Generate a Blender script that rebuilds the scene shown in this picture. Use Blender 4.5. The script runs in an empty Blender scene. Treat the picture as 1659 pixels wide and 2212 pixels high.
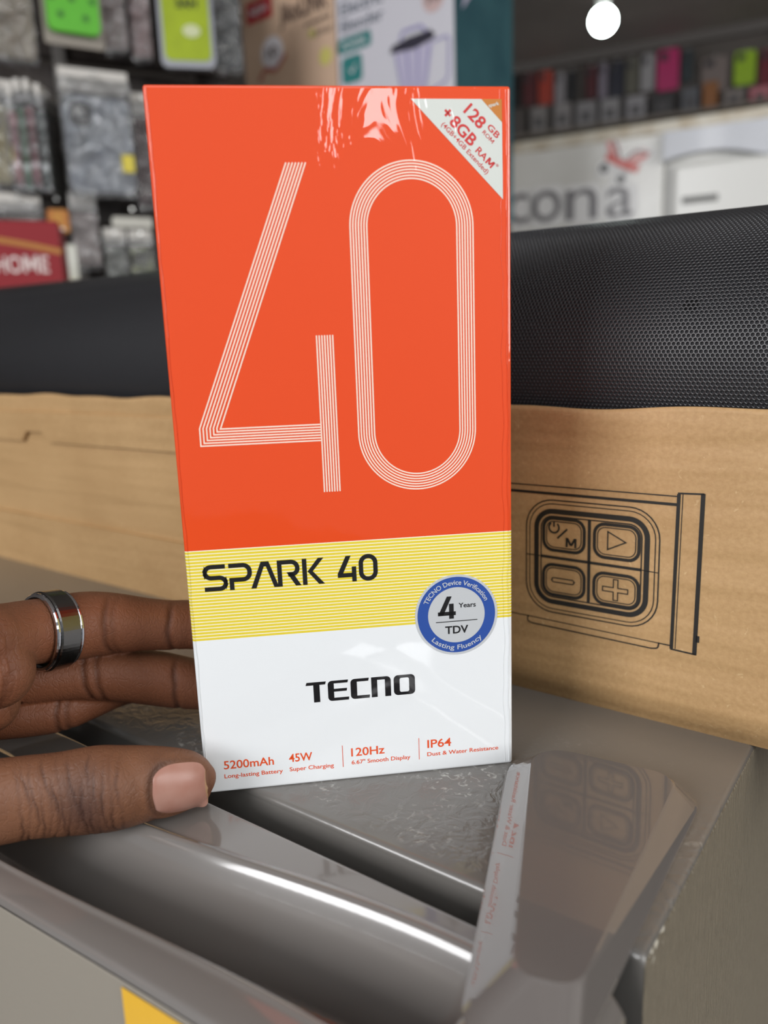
import bpy, bmesh, math, random
import numpy as np
from mathutils import Matrix, Vector

# ------------------------------------------------------------------ camera, world, light, exposure
scene = bpy.context.scene
COL = scene.collection
rad = math.radians
random.seed(7)
rng = np.random.default_rng(7)

cam_data = bpy.data.cameras.new('camera')
cam = bpy.data.objects.new('camera', cam_data)
COL.objects.link(cam)
cam_data.sensor_fit = 'HORIZONTAL'
cam_data.sensor_width = 36.0
cam_data.lens = 1660.0 / 1659.0 * 36.0
cam_data.clip_start = 0.01
cam_data.clip_end = 60.0
cam_data.dof.use_dof = True
cam_data.dof.focus_distance = 0.208
cam_data.dof.aperture_fstop = 11.5
CAM_H = 0.1140                      # lens above the top of the fridge (z = 0)
RX = ((0.9993, -0.0366, 0.0), (-0.0073, -0.1995, 0.9799), (-0.0359, -0.9792, -0.1996))
cam.matrix_world = Matrix(((RX[0][0], -RX[0][1], -RX[0][2], 0.0),
                           (RX[1][0], -RX[1][1], -RX[1][2], 0.0),
                           (RX[2][0], -RX[2][1], -RX[2][2], CAM_H),
                           (0, 0, 0, 1)))
scene.camera = cam

world = bpy.data.worlds.new('world')
scene.world = world
world.use_nodes = True
wbg = world.node_tree.nodes['Background']
wbg.inputs['Color'].default_value = (0.86, 0.93, 1.0, 1)
wbg.inputs['Strength'].default_value = 0.38

SHOP = rad(-23.0)                   # the shop's walls run along this direction
SX = Vector((math.cos(SHOP), math.sin(SHOP), 0)); SY = Vector((-math.sin(SHOP), math.cos(SHOP), 0))
FLOOR_Z = -1.25
CEIL_Z = 1.24

def area_light(name, loc, target, sx, sy, power, color):
    d = bpy.data.lights.new(name, 'AREA')
    d.shape = 'RECTANGLE'; d.size = sx; d.size_y = sy; d.energy = power; d.color = color
    o = bpy.data.objects.new(name, d)
    COL.objects.link(o)
    o.location = loc
    o.rotation_euler = (Vector(target) - Vector(loc)).to_track_quat('-Z', 'Y').to_euler()
    return o

# daylight assumed through an open, unseen shop front behind the photographer, plus added lights
area_light('assumed_daylight_and_fill', (-1.80, -1.45, 0.98), (0.0, 0.25, 0.05), 1.3, 0.9, 62.0, (0.99, 0.99, 1.0))  # main daylight, assumed to come in low from the front left
area_light('assumed_sky_daylight', (-0.3, -2.0, 2.05), (0.0, 0.25, 0.0), 2.8, 1.3, 26.0, (0.95, 0.98, 1.0))  # assumed sky light above the shop front, kept weak as fill
area_light('assumed_daylight_and_fill', (2.1, -1.3, 0.75), (0.75, 2.0, 0.35), 1.5, 1.2, 64.0, (1.0, 0.99, 0.97))  # added fill light on the right, put in to brighten the far room
area_light('added_highlight_light', (0.50, -2.0, 0.84), (0.0, 0.25, 0.10), 0.30, 0.26, 3.4, (0.97, 0.98, 1.0))  # added light for film highlights; its bright gap behind the camera is assumed

vs = scene.view_settings
vs.view_transform = 'Standard'
vs.look = 'None'
vs.exposure = -0.44
vs.gamma = 1.0
vs.use_curve_mapping = False
cy = scene.cycles
cy.max_bounces = 5; cy.diffuse_bounces = 2; cy.adaptive_threshold = 0.03; cy.glossy_bounces = 3; cy.transparent_max_bounces = 10
cy.caustics_reflective = False; cy.caustics_refractive = False

# ------------------------------------------------------------------ helpers
def lin(c):
    c = c / 255.0
    return c / 12.92 if c <= 0.04045 else ((c + 0.055) / 1.055) ** 2.4

def rgb(r, g, b):
    return (lin(r), lin(g), lin(b), 1.0)

MATS = {}

def principled(name, col, rough=0.5, metal=0.0, coat=0.0, coat_rough=0.05, spec=0.5, bump=None, noise_col=None):
    """bump = (scale, strength, distance); noise_col = (scale, second colour, amount)."""
    if name in MATS:
        return MATS[name]
    m = bpy.data.materials.new(name)
    m.use_nodes = True
    nt = m.node_tree
    b = nt.nodes['Principled BSDF']
    b.inputs['Base Color'].default_value = col
    b.inputs['Roughness'].default_value = rough
    b.inputs['Metallic'].default_value = metal
    b.inputs['Coat Weight'].default_value = coat
    b.inputs['Coat Roughness'].default_value = coat_rough
    b.inputs['Specular IOR Level'].default_value = spec
    if bump or noise_col:
        tc = nt.nodes.new('ShaderNodeTexCoord')
    if bump:
        nz = nt.nodes.new('ShaderNodeTexNoise')
        nz.inputs['Scale'].default_value = bump[0]
        nz.inputs['Detail'].default_value = 4
        nt.links.new(tc.outputs['Object'], nz.inputs['Vector'])
        bp = nt.nodes.new('ShaderNodeBump')
        bp.inputs['Strength'].default_value = bump[1]
        bp.inputs['Distance'].default_value = bump[2]
        nt.links.new(nz.outputs['Fac'], bp.inputs['Height'])
        nt.links.new(bp.outputs['Normal'], b.inputs['Normal'])
    if noise_col:
        n2 = nt.nodes.new('ShaderNodeTexNoise')
        n2.inputs['Scale'].default_value = noise_col[0]
        n2.inputs['Detail'].default_value = 5
        nt.links.new(tc.outputs['Object'], n2.inputs['Vector'])
        mx = nt.nodes.new('ShaderNodeMix')
        mx.data_type = 'RGBA'
        mx.inputs[6].default_value = col
        mx.inputs[7].default_value = noise_col[1]
        mr = nt.nodes.new('ShaderNodeMapRange')
        mr.inputs[1].default_value = 0.42; mr.inputs[2].default_value = 0.62
        mr.inputs[3].default_value = 0.0; mr.inputs[4].default_value = noise_col[2]
        nt.links.new(n2.outputs['Fac'], mr.inputs[0])
        nt.links.new(mr.outputs[0], mx.inputs[0])
        nt.links.new(mx.outputs[2], b.inputs['Base Color'])
    MATS[name] = m
    return m

def N(nt, kind, **kw):
    n = nt.nodes.new(kind)
    for k, v in kw.items():
        setattr(n, k, v)
    return n

def math_node(nt, op, a, b=None, c=None, clamp=False):
    n = nt.nodes.new('ShaderNodeMath')
    n.operation = op
    n.use_clamp = clamp
    for i, v in enumerate((a, b, c)):
        if v is None:
            continue
        if isinstance(v, (int, float)):
            n.inputs[i].default_value = v
        else:
            nt.links.new(v, n.inputs[i])
    return n.outputs[0]

def link(o, parent=None):
    COL.objects.link(o)
    if parent is not None:
        o.parent = parent
    return o

def empty(name, loc=(0, 0, 0), rz=0.0, parent=None):
    o = bpy.data.objects.new(name, None)
    o.empty_display_size = 0.02
    o.location = loc
    o.rotation_euler = (0, 0, rz)
    return link(o, parent)

def tag(o, label=None, cat=None, group=None, kind=None):
    if label: o['label'] = label
    if cat: o['category'] = cat
    if group: o['group'] = group
    if kind: o['kind'] = kind
    return o

def mesh_obj(name, verts, faces, mat, parent=None, smooth=False, loc=None, rz=None):
    me = bpy.data.meshes.new(name)
    me.from_pydata([tuple(v) for v in verts], [], [tuple(f) for f in faces])
    me.update()
    if mat is not None:
        me.materials.append(mat)
    if smooth:
        me.polygons.foreach_set('use_smooth', [True] * len(me.polygons))
    o = bpy.data.objects.new(name, me)
    if loc is not None: o.location = loc
    if rz is not None: o.rotation_euler = (0, 0, rz)
    return link(o, parent)

def bm_obj(name, bm, mat, parent=None, smooth=False, loc=None, rz=None):
    me = bpy.data.meshes.new(name)
    bm.normal_update()
    bm.to_mesh(me); bm.free()
    if mat is not None:
        me.materials.append(mat)
    if smooth:
        me.polygons.foreach_set('use_smooth', [True] * len(me.polygons))
    o = bpy.data.objects.new(name, me)
    if loc is not None: o.location = loc
    if rz is not None: o.rotation_euler = (0, 0, rz)
    return link(o, parent)

def box_bm(x0, x1, y0, y1, z0, z1, bevel=0.0, seg=2):
    bm = bmesh.new()
    bmesh.ops.create_cube(bm, size=1.0)
    for v in bm.verts:
        v.co = Vector(((x0 + x1) / 2 + v.co.x * (x1 - x0), (y0 + y1) / 2 + v.co.y * (y1 - y0), (z0 + z1) / 2 + v.co.z * (z1 - z0)))
    if bevel > 0:
        bmesh.ops.bevel(bm, geom=list(bm.edges), offset=bevel, segments=seg, profile=0.5, affect='EDGES')
    return bm

def box(name, x0, x1, y0, y1, z0, z1, mat, parent=None, bevel=0.0, seg=2, loc=None, rz=None):
    return bm_obj(name, box_bm(x0, x1, y0, y1, z0, z1, bevel, seg), mat, parent, smooth=False, loc=loc, rz=rz)

def rrect(x0, x1, y0, y1, r, n=6):
    pts = []
    for cx, cy, a0 in ((x1 - r, y1 - r, 0), (x0 + r, y1 - r, 90), (x0 + r, y0 + r, 180), (x1 - r, y0 + r, 270)):
        for i in range(n + 1):
            a = rad(a0 + 90.0 * i / n)
            pts.append((cx + r * math.cos(a), cy + r * math.sin(a)))
    return pts

def fillet(pts, n=7):
    """pts: (x, y, r) polyline -> rounded polyline."""
    out = []
    for i, (x, y, r) in enumerate(pts):
        if r <= 0 or i == 0 or i == len(pts) - 1:
            out.append((x, y)); continue
        p = Vector((x, y)); a = (Vector(pts[i - 1][:2]) - p); b = (Vector(pts[i + 1][:2]) - p)
        la, lb = a.length, b.length
        a.normalize(); b.normalize()
        ang = a.angle(b)
        d = min(r / math.tan(ang / 2), la * 0.98, lb * 0.98)
        rr = d * math.tan(ang / 2)
        c = p + (a + b).normalized() * (rr / math.sin(ang / 2))
        s = p + a * d - c; e = p + b * d - c
        a0 = math.atan2(s.y, s.x); a1 = math.atan2(e.y, e.x)
        da = (a1 - a0 + math.pi) % (2 * math.pi) - math.pi
        for k in range(n + 1):
            t = a0 + da * k / n
            out.append((c.x + rr * math.cos(t), c.y + rr * math.sin(t)))
    return out

class Flat:
    """flat print: 2-D faces collected in one sheet."""
    def __init__(self):
        self.v, self.f = [], []
    def stroke(self, pts, w, closed=False):
        pts = [Vector(p) for p in pts]
        n = len(pts); base = len(self.v)
        for i in range(n):
            if closed:
                d0 = (pts[i] - pts[i - 1]).normalized(); d1 = (pts[(i + 1) % n] - pts[i]).normalized()
            else:
                d0 = (pts[i] - pts[i - 1]).normalized() if i > 0 else (pts[1] - pts[0]).normalized()
                d1 = (pts[i + 1] - pts[i]).normalized() if i < n - 1 else d0
            t = (d0 + d1)
            t = t.normalized() if t.length > 1e-9 else d0
            nrm = Vector((-t.y, t.x))
            k = 1.0 / max(0.35, nrm.dot(Vector((-d0.y, d0.x))))
            self.v.append(tuple(pts[i] + nrm * (w / 2 * k))); self.v.append(tuple(pts[i] - nrm * (w / 2 * k)))
        m = n if closed else n - 1
        for i in range(m):
            a = base + 2 * i; b = base + 2 * ((i + 1) % n)
            self.f.append((a, a + 1, b + 1, b))
    def poly(self, pts):
        base = len(self.v)
        self.v += [tuple(p) for p in pts]
        self.f.append(tuple(range(base, base + len(pts))))
    def ring(self, cx, cy, r0, r1, n=64):
        base = len(self.v)
        for i in range(n):
            a = 2 * math.pi * i / n
            self.v.append((cx + r0 * math.cos(a), cy + r0 * math.sin(a)))
            self.v.append((cx + r1 * math.cos(a), cy + r1 * math.sin(a)))
        for i in range(n):
            a = base + 2 * i; b = base + 2 * ((i + 1) % n)
            self.f.append((a, a + 1, b + 1, b))
    def disc(self, cx, cy, r, n=64):
        self.poly([(cx + r * math.cos(2 * math.pi * i / n), cy + r * math.sin(2 * math.pi * i / n)) for i in range(n)])
    def add(self, vf):
        base = len(self.v)
        self.v += vf[0]
        self.f += [tuple(base + i for i in f) for f in vf[1]]
    def build(self, name, mat, parent, y, s=1.0):
        """lay the sheet in the x-z plane of the parent at depth y, facing -y."""
        return mesh_obj(name, [(a * s, y, b * s) for a, b in self.v], self.f, mat, parent)

def curve_mesh(cu):
    o = bpy.data.objects.new('tmp', cu)
    COL.objects.link(o)
    bpy.context.view_layer.update()
    dg = bpy.context.evaluated_depsgraph_get()
    me = bpy.data.meshes.new_from_object(o.evaluated_get(dg))
    v = [(p.co.x, p.co.y) for p in me.vertices]
    f = [tuple(p.vertices) for p in me.polygons]
    bpy.data.objects.remove(o)
    bpy.data.meshes.remove(me)
    bpy.data.curves.remove(cu)
    return v, f

def text2d(body, x0, y0, width=None, height=None, bold=0.0, align='LEFT', space=1.0):
    """text set on baseline (x0, y0); height is the cap height, width squeezes the run to fit."""
    cu = bpy.data.curves.new('t', 'FONT')
    cu.body = body
    cu.size = 1.0
    cu.offset = bold
    cu.space_character = space
    cu.resolution_u = 4
    v, f = curve_mesh(cu)
    xs = [p[0] for p in v]
    a, b = min(xs), max(xs)
    sy = height / 0.729 if height else 1.0
    sx = width / (b - a) if width else sy
    if not height:
        sy = sx
    off = {'LEFT': x0 - a * sx, 'CENTER': x0 - (a + b) / 2 * sx, 'RIGHT': x0 - b * sx}[align]
    return [(p[0] * sx + off, p[1] * sy + y0) for p in v], f

def letter_m(x0, y0, w, h, t):
    f = Flat()
    f.stroke([(x0 + t / 2, y0), (x0 + t / 2, y0 + h)], t)
    f.stroke([(x0 + w - t / 2, y0), (x0 + w - t / 2, y0 + h)], t)
    f.poly([(x0, y0 + h), (x0 + t * 1.25, y0 + h), (x0 + w / 2 + t * 0.55, y0 + h * 0.18), (x0 + w / 2 - t * 0.55, y0 + h * 0.18)])
    f.poly([(x0 + w, y0 + h), (x0 + w - t * 1.25, y0 + h), (x0 + w / 2 - t * 0.55, y0 + h * 0.18), (x0 + w / 2 + t * 0.55, y0 + h * 0.18)])
    return f.v, f.f

def rot2d(vf, ang, ox, oy):
    c, s = math.cos(ang), math.sin(ang)
    return [(ox + (x - ox) * c - (y - oy) * s, oy + (x - ox) * s + (y - oy) * c) for x, y in vf[0]], vf[1]

def fill2d(loops):
    cu = bpy.data.curves.new('f', 'CURVE')
    cu.dimensions = '2D'
    cu.fill_mode = 'BOTH'
    for lp in loops:
        sp = cu.splines.new('POLY')
        sp.points.add(len(lp) - 1)
        for p, q in zip(sp.points, lp):
            p.co = (q[0], q[1], 0, 1)
        sp.use_cyclic_u = True
    return curve_mesh(cu)

def arc_text(body, cx, cy, r, height, a_mid, a_span, inside=False, bold=0.0):
    """bend a run of text round a circle; inside=True reads left to right along the bottom."""
    v, f = text2d(body, 0, 0, width=1.0, bold=bold)
    cap = 0.729 / max(1e-6, 1.0)
    v0, _ = text2d(body, 0, 0, bold=bold)
    natural = max(p[0] for p in v0) - min(p[0] for p in v0)
    k = height / 0.729
    out = []
    for (x, _y), (_x, y) in zip(v, v0):
        t = x - 0.5
        if inside:
            a = a_mid + t * a_span; rr = r - y * k
        else:
            a = a_mid - t * a_span; rr = r + y * k
        out.append((cx + rr * math.cos(a), cy + rr * math.sin(a)))
    return out, f

def tube_mesh(path, radii, n=20, cap=True):
    """path: list of points; radii: list of r or (r_side, r_up)."""
    P = [Vector(p) for p in path]
    V, F = [], []
    for i, p in enumerate(P):
        t = (P[min(i + 1, len(P) - 1)] - P[max(i - 1, 0)]).normalized()
        up = Vector((0, 0, 1))
        if abs(t.dot(up)) > 0.95:
            up = Vector((1, 0, 0))
        s = t.cross(up).normalized()
        w = s.cross(t).normalized()
        r = radii[i]
        ra, rb = r if isinstance(r, (tuple, list)) else (r, r)
        for k in range(n):
            a = 2 * math.pi * k / n
            V.append(p + s * (ra * math.cos(a)) + w * (rb * math.sin(a)))
    for i in range(len(P) - 1):
        for k in range(n):
            a = i * n + k; b = i * n + (k + 1) % n
            F.append((a, b, b + n, a + n))
    if cap:
        F.append(tuple(reversed(range(n))))
        F.append(tuple(range((len(P) - 1) * n, len(P) * n)))
    return V, F

def loft_polys(polys):
    """polys: list of equal-length 3-D loops -> closed skin."""
    n = len(polys[0]); V = [p for lp in polys for p in lp]; F = []
    for i in range(len(polys) - 1):
        for k in range(n):
            a = i * n + k; b = i * n + (k + 1) % n
            F.append((a, b, b + n, a + n))
    F.append(tuple(reversed(range(n))))
    F.append(tuple(range((len(polys) - 1) * n, len(polys) * n)))
    return V, F

# ------------------------------------------------------------------ the shop shell
wall_dark = principled('painted_wall', rgb(96, 90, 86), 0.8, bump=(40, 0.2, 0.002), noise_col=(6, rgb(76, 70, 66), 0.8))
ceil_mat = principled('ceiling_sheet', rgb(196, 190, 186), 0.7, bump=(3, 0.5, 0.02), noise_col=(1.4, rgb(172, 166, 163), 0.9))
floor_mat = principled('concrete_floor', rgb(178, 170, 160), 0.6, bump=(30, 0.3, 0.002), noise_col=(4, rgb(150, 143, 134), 0.8))

def shop_box(name, a0, a1, b0, b1, z0, z1, mat, kind='structure', bevel=0.0):
    o = box(name, a0, a1, b0, b1, z0, z1, mat, None, bevel, rz=SHOP)
    if kind: o['kind'] = kind
    return o

WALL_B = 3.353
shop_box('floor', -2.1, 3.0, -6.0, WALL_B + 0.15, FLOOR_Z - 0.1, FLOOR_Z, floor_mat)
shop_box('ceiling', -2.1, 3.0, -0.6, WALL_B + 0.15, CEIL_Z, CEIL_Z + 0.08, ceil_mat)
shop_box('wall_back', -2.1, 3.0, WALL_B + 0.01, WALL_B + 0.15, FLOOR_Z, CEIL_Z, wall_dark)
shop_box('wall_left', -2.1, -2.0, -1.2, WALL_B + 0.01, FLOOR_Z, CEIL_Z, wall_dark)
shop_box('wall_right', 2.9, 3.0, -1.2, WALL_B + 0.01, FLOOR_Z, CEIL_Z, wall_dark)
batten_mat = principled('ceiling_batten', rgb(104, 99, 96), 0.6)
for i, a in enumerate((0.55, 1.25)):
    shop_box('trim_%d' % (i + 1), a, a + 0.05, -0.6, WALL_B, CEIL_Z - 0.02, CEIL_Z, batten_mat)
shop_box('trim_3', -2.0, 2.9, WALL_B - 0.012, WALL_B + 0.01, 1.205, CEIL_Z, batten_mat)

# ------------------------------------------------------------------ the fridge the box stands on
FR_ANG = rad(-36.8)
FR_O = Vector((0.0185, 0.1357, 0.0))
fridge = empty('refrigerator', (FR_O.x, FR_O.y, FLOOR_Z), FR_ANG)
tag(fridge, 'grey refrigerator with glossy door cap, seen from above under the orange phone box', 'refrigerator')


ZB = -FLOOR_Z                       # fridge-local height of the fridge top
CAB_L, CAB_R = -0.522, 0.0282

def fr_mesh(name, verts, faces, mat, parent=None, smooth=False):
    v = [(p[0], p[1], p[2] + ZB) for p in verts] if parent is None else verts
    return mesh_obj(name, v, faces, mat, parent or fridge, smooth)

def top_material():
    m = bpy.data.materials.new('dusty_grey_top'); m.use_nodes = True
    nt = m.node_tree; b = nt.nodes['Principled BSDF']
    b.inputs['Roughness'].default_value = 0.3
    b.inputs['Coat Weight'].default_value = 0.6
    b.inputs['Coat Roughness'].default_value = 0.12
    tc = N(nt, 'ShaderNodeTexCoord')
    sep = N(nt, 'ShaderNodeSeparateXYZ')
    nt.links.new(tc.outputs['Object'], sep.inputs[0])
    # wrinkled film zone near the front edge, in front of the hinge cover
    front = N(nt, 'ShaderNodeMapRange'); front.interpolation_type = 'SMOOTHSTEP'
    front.inputs[1].default_value = 0.085; front.inputs[2].default_value = 0.045
    nt.links.new(sep.outputs[1], front.inputs[0])
    roll = N(nt, 'ShaderNodeMapRange'); roll.interpolation_type = 'SMOOTHSTEP'
    roll.inputs[1].default_value = 0.0115; roll.inputs[2].default_value = 0.0145
    nt.links.new(sep.outputs[1], roll.inputs[0])
    front_o = math_node(nt, 'MULTIPLY', front.outputs[0], roll.outputs[0])
    dust = N(nt, 'ShaderNodeTexNoise'); dust.inputs['Scale'].default_value = 420; dust.inputs['Detail'].default_value = 6; dust.inputs['Distortion'].default_value = 1.2
    nt.links.new(tc.outputs['Object'], dust.inputs['Vector'])
    d1 = N(nt, 'ShaderNodeMapRange'); d1.inputs[1].default_value = 0.565; d1.inputs[2].default_value = 0.72; d1.inputs[4].default_value = 0.75
    nt.links.new(dust.outputs['Fac'], d1.inputs[0])
    patch = N(nt, 'ShaderNodeTexNoise'); patch.inputs['Scale'].default_value = 55
    nt.links.new(tc.outputs['Object'], patch.inputs['Vector'])
    p1 = N(nt, 'ShaderNodeMapRange'); p1.inputs[1].default_value = 0.45; p1.inputs[2].default_value = 0.65
    nt.links.new(patch.outputs['Fac'], p1.inputs[0])
    fac = math_node(nt, 'MULTIPLY', math_node(nt, 'MULTIPLY', d1.outputs[0], p1.outputs[0]), math_node(nt, 'ADD', math_node(nt, 'MULTIPLY', front_o, 0.9), 0.05))
    mx = N(nt, 'ShaderNodeMix', data_type='RGBA')
    mx.inputs[6].default_value = rgb(112, 109, 105); mx.inputs[7].default_value = rgb(205, 205, 198)
    nt.links.new(fac, mx.inputs[0]); nt.links.new(mx.outputs[2], b.inputs['Base Color'])
    wr = N(nt, 'ShaderNodeTexNoise'); wr.inputs['Scale'].default_value = 190; wr.inputs['Detail'].default_value = 3; wr.inputs['Distortion'].default_value = 1.5
    nt.links.new(tc.outputs['Object'], wr.inputs['Vector'])
    bp = N(nt, 'ShaderNodeBump'); bp.inputs['Distance'].default_value = 0.0009
    nt.links.new(math_node(nt, 'ADD', math_node(nt, 'MULTIPLY', front_o, 0.5), 0.04), bp.inputs['Strength'])
    nt.links.new(wr.outputs['Fac'], bp.inputs['Height'])
    nt.links.new(bp.outputs['Normal'], b.inputs['Normal'])
    nt.links.new(bp.outputs['Normal'], b.inputs['Coat Normal'])
    return m

def side_material():
    m = bpy.data.materials.new('wrinkled_steel_side'); m.use_nodes = True
    nt = m.node_tree; b = nt.nodes['Principled BSDF']
    b.inputs['Base Color'].default_value = rgb(126, 117, 100)
    b.inputs['Roughness'].default_value = 0.36
    b.inputs['Coat Weight'].default_value = 0.3
    b.inputs['Coat Roughness'].default_value = 0.25
    tc = N(nt, 'ShaderNodeTexCoord')
    mp = N(nt, 'ShaderNodeMapping'); mp.inputs['Scale'].default_value = (1, 900, 130)
    nt.links.new(tc.outputs['Object'], mp.inputs['Vector'])
    nz = N(nt, 'ShaderNodeTexNoise'); nz.inputs['Scale'].default_value = 1.0; nz.inputs['Detail'].default_value = 3; nz.inputs['Distortion'].default_value = 0.6
    nt.links.new(mp.outputs[0], nz.inputs['Vector'])
    bp = N(nt, 'ShaderNodeBump'); bp.inputs['Strength'].default_value = 0.8; bp.inputs['Distance'].default_value = 0.0025
    nt.links.new(nz.outputs['Fac'], bp.inputs['Height'])
    nt.links.new(bp.outputs['Normal'], b.inputs['Normal'])
    # worn white paint along the top edge by the hinge
    sep = N(nt, 'ShaderNodeSeparateXYZ'); nt.links.new(tc.outputs['Object'], sep.inputs[0])
    zz = math_node(nt, 'GREATER_THAN', sep.outputs[2], ZB - 0.0045)
    yy = math_node(nt, 'MULTIPLY', math_node(nt, 'LESS_THAN', sep.outputs[1], 0.022), math_node(nt, 'GREATER_THAN', sep.outputs[1], 0.0062))
    n2 = N(nt, 'ShaderNodeTexNoise'); n2.inputs['Scale'].default_value = 260; n2.inputs['Detail'].default_value = 2
    nt.links.new(tc.outputs['Object'], n2.inputs['Vector'])
    ch = math_node(nt, 'GREATER_THAN', n2.outputs['Fac'], 0.60)
    f = math_node(nt, 'MULTIPLY', math_node(nt, 'MULTIPLY', zz, yy), ch)
    mx = N(nt, 'ShaderNodeMix', data_type='RGBA')
    mx.inputs[6].default_value = rgb(126, 117, 100); mx.inputs[7].default_value = rgb(225, 220, 205)
    nt.links.new(f, mx.inputs[0]); nt.links.new(mx.outputs[2], b.inputs['Base Color'])
    return m

gloss_grey = principled('glossy_grey_plastic', rgb(112, 107, 104), 0.12, coat=1.0, coat_rough=0.03)
cap_grey = principled('door_cap_plastic', rgb(120, 115, 111), 0.16, coat=1.0, coat_rough=0.07)
steel_front = principled('door_front_steel', rgb(140, 133, 122), 0.42, bump=(900, 0.25, 0.0003))
black_rubber = principled('black_gasket', rgb(14, 14, 14), 0.6)
edge_grey = principled('cabinet_edge', rgb(104, 104, 103), 0.25, coat=0.8, coat_rough=0.1)

# cabinet: top panel with a rolled front edge, side panels, back, door-side frame
CAB_V = 0.0090
prof = []
R_ = 0.0018
for i in range(9):
    a = rad(180 - 90 * i / 8)
    prof.append((CAB_V + R_ + R_ * math.cos(a), -R_ + R_ * math.sin(a)))
prof = [(CAB_V, -0.03), (CAB_V, -0.012)] + prof + [(0.02, 0.0), (0.06, 0.0), (0.50, 0.0), (0.50, -0.004)]
us = [CAB_L, CAB_R - 0.0012, CAB_R - 0.0004, CAB_R]
drop = [0, 0, -0.0003, -0.0012]
V, F = [], []
for u, dz in zip(us, drop):
    for v, z in prof:
        V.append((u, v, z + dz))
m_ = len(prof)
for i in range(len(us) - 1):
    for k in range(m_ - 1):
        F.append((i * m_ + k, (i + 1) * m_ + k, (i + 1) * m_ + k + 1, i * m_ + k + 1))
fr_mesh('top_panel', V, F, top_material(), smooth=True)
side_mat = side_material()
o = bm_obj('side_panel', box_bm(CAB_R - 0.012, CAB_R + 0.0002, CAB_V + 0.0005, 0.50, 0.02, ZB - 0.0012, 0.0008, 2), side_mat, fridge)
o = bm_obj('side_panel', box_bm(CAB_L, CAB_L + 0.012, CAB_V + 0.0005, 0.50, 0.02, ZB - 0.0012, 0.0008, 2), side_mat, fridge)
bm_obj('back_panel', box_bm(CAB_L + 0.012, CAB_R - 0.012, 0.49, 0.50, 0.02, ZB - 0.004), edge_grey, fridge)
bm_obj('front_frame', box_bm(CAB_L + 0.012, CAB_R - 0.012, CAB_V + 0.004, 0.03, 0.02, ZB - 0.006), edge_grey, fridge)
bm_obj('gasket', box_bm(CAB_L + 0.01, CAB_R - 0.006, -0.0030, CAB_V + 0.004, 0.06, ZB - 0.014), black_rubber, fridge)
for du, dv in ((CAB_L + 0.05, 0.05), (CAB_R - 0.05, 0.05), (CAB_L + 0.05, 0.45), (CAB_R - 0.05, 0.45)):
    Vf, Ff = tube_mesh([(du, dv, 0.0), (du, dv, 0.02)], [0.016, 0.02], 14)
    mesh_obj('foot', Vf, Ff, black_rubber, fridge)

# door: cap with pocket handle (height field), curved front panel
def sstep(t):
    t = np.clip(t, 0, 1)
    return t * t * (3 - 2 * t)

def v_back(u):  return -0.0085 - 0.012 * sstep(-u / 0.11)
def v_front(u): return -0.0362 - 0.010 * sstep(-u / 0.13)
def v_out(u):   return -0.0472 - 0.0072 * sstep(-u / 0.15)

def smin(a, b, k):
    h = np.clip(0.5 + 0.5 * (b - a) / k, 0, 1)
    return b * (1 - h) + a * h - k * h * (1 - h)

uu = np.concatenate([np.linspace(CAB_L, -0.24, 30)[:-1], np.linspace(-0.24, -0.13, 45)[:-1], np.linspace(-0.13, CAB_R, 230)])
tt = np.linspace(0, 1, 130)
U, T = np.meshgrid(uu, tt, indexing='ij')
DB = -0.0012                                       # back edge of the door cap
VO = v_out(U)
Vv = DB + (VO - DB) * T
a_ = (v_back(U) - Vv); b_ = (Vv - v_front(U)); c_ = np.minimum(0.0062 - U, U + 0.46)
k1 = 0.010
dep = smin(a_ * 1.9, b_ * 4.5, 0.005)
dep = smin(dep, c_ * 2.2, 0.010)
dep = smin(dep, np.full_like(dep, 0.034), 0.010)
soft = 0.0005
dep = soft * np.log1p(np.exp(np.clip(dep / soft, -40, 40)))
s_ = np.clip((v_front(U) - Vv) / (v_front(U) - VO), 0, 1)
ridge = 0.0006 * np.exp(-((a_ + 0.0012) / 0.0009) ** 2) * sstep((0.012 - U) / 0.012)
Z = -dep + ridge - 0.0014 * s_ ** 2.6 - 0.0011 * np.clip((s_ - 0.86) / 0.14, 0, 1) ** 2 + 0.0005 * np.exp(-((s_ - 0.10) / 0.07) ** 2)
endc = np.clip((U - (CAB_R - 0.005)) / 0.005, 0, 1)
Z -= 0.0045 * endc ** 2.2
back = np.clip((0.0012 - (DB - Vv)) / 0.0012, 0, 1)
Z -= 0.0008 * back ** 2
nu, nv = U.shape
verts = np.stack([U, Vv, Z], -1).reshape(-1, 3).tolist()
idx = np.arange(nu * nv).reshape(nu, nv)
faces = np.stack([idx[:-1, :-1], idx[:-1, 1:], idx[1:, 1:], idx[1:, :-1]], -1).reshape(-1, 4).tolist()
# skirt down the back and the hinge end
sk = len(verts)
for i in range(nu):
    verts.append((uu[i], DB, -0.06))
for i in range(nu - 1):
    faces.append((int(idx[i, 0]), int(idx[i + 1, 0]), sk + i + 1, sk + i))
sk2 = len(verts)
for j in range(nv):
    verts.append((CAB_R, float(Vv[-1, j]), -0.06))
for j in range(nv - 1):
    faces.append((int(idx[-1, j]), int(idx[-1, j + 1]), sk2 + j + 1, sk2 + j))
fr_mesh('door_cap', verts, faces, cap_grey, smooth=True)

def front_strip(u0, u1, z0, z1, off, n, name, mat, rows=1, parent=None):
    V, F = [], []
    ul = np.linspace(u0, u1, n)
    for z in np.linspace(z0, z1, rows + 1):
        for u in ul:
            V.append((float(u), float(v_out(u)) - off, float(z)))
    for r in range(rows):
        for i in range(n - 1):
            F.append((r * n + i, r * n + i + 1, (r + 1) * n + i + 1, (r + 1) * n + i))
    return fr_mesh(name, V, F, mat, smooth=True)

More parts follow.
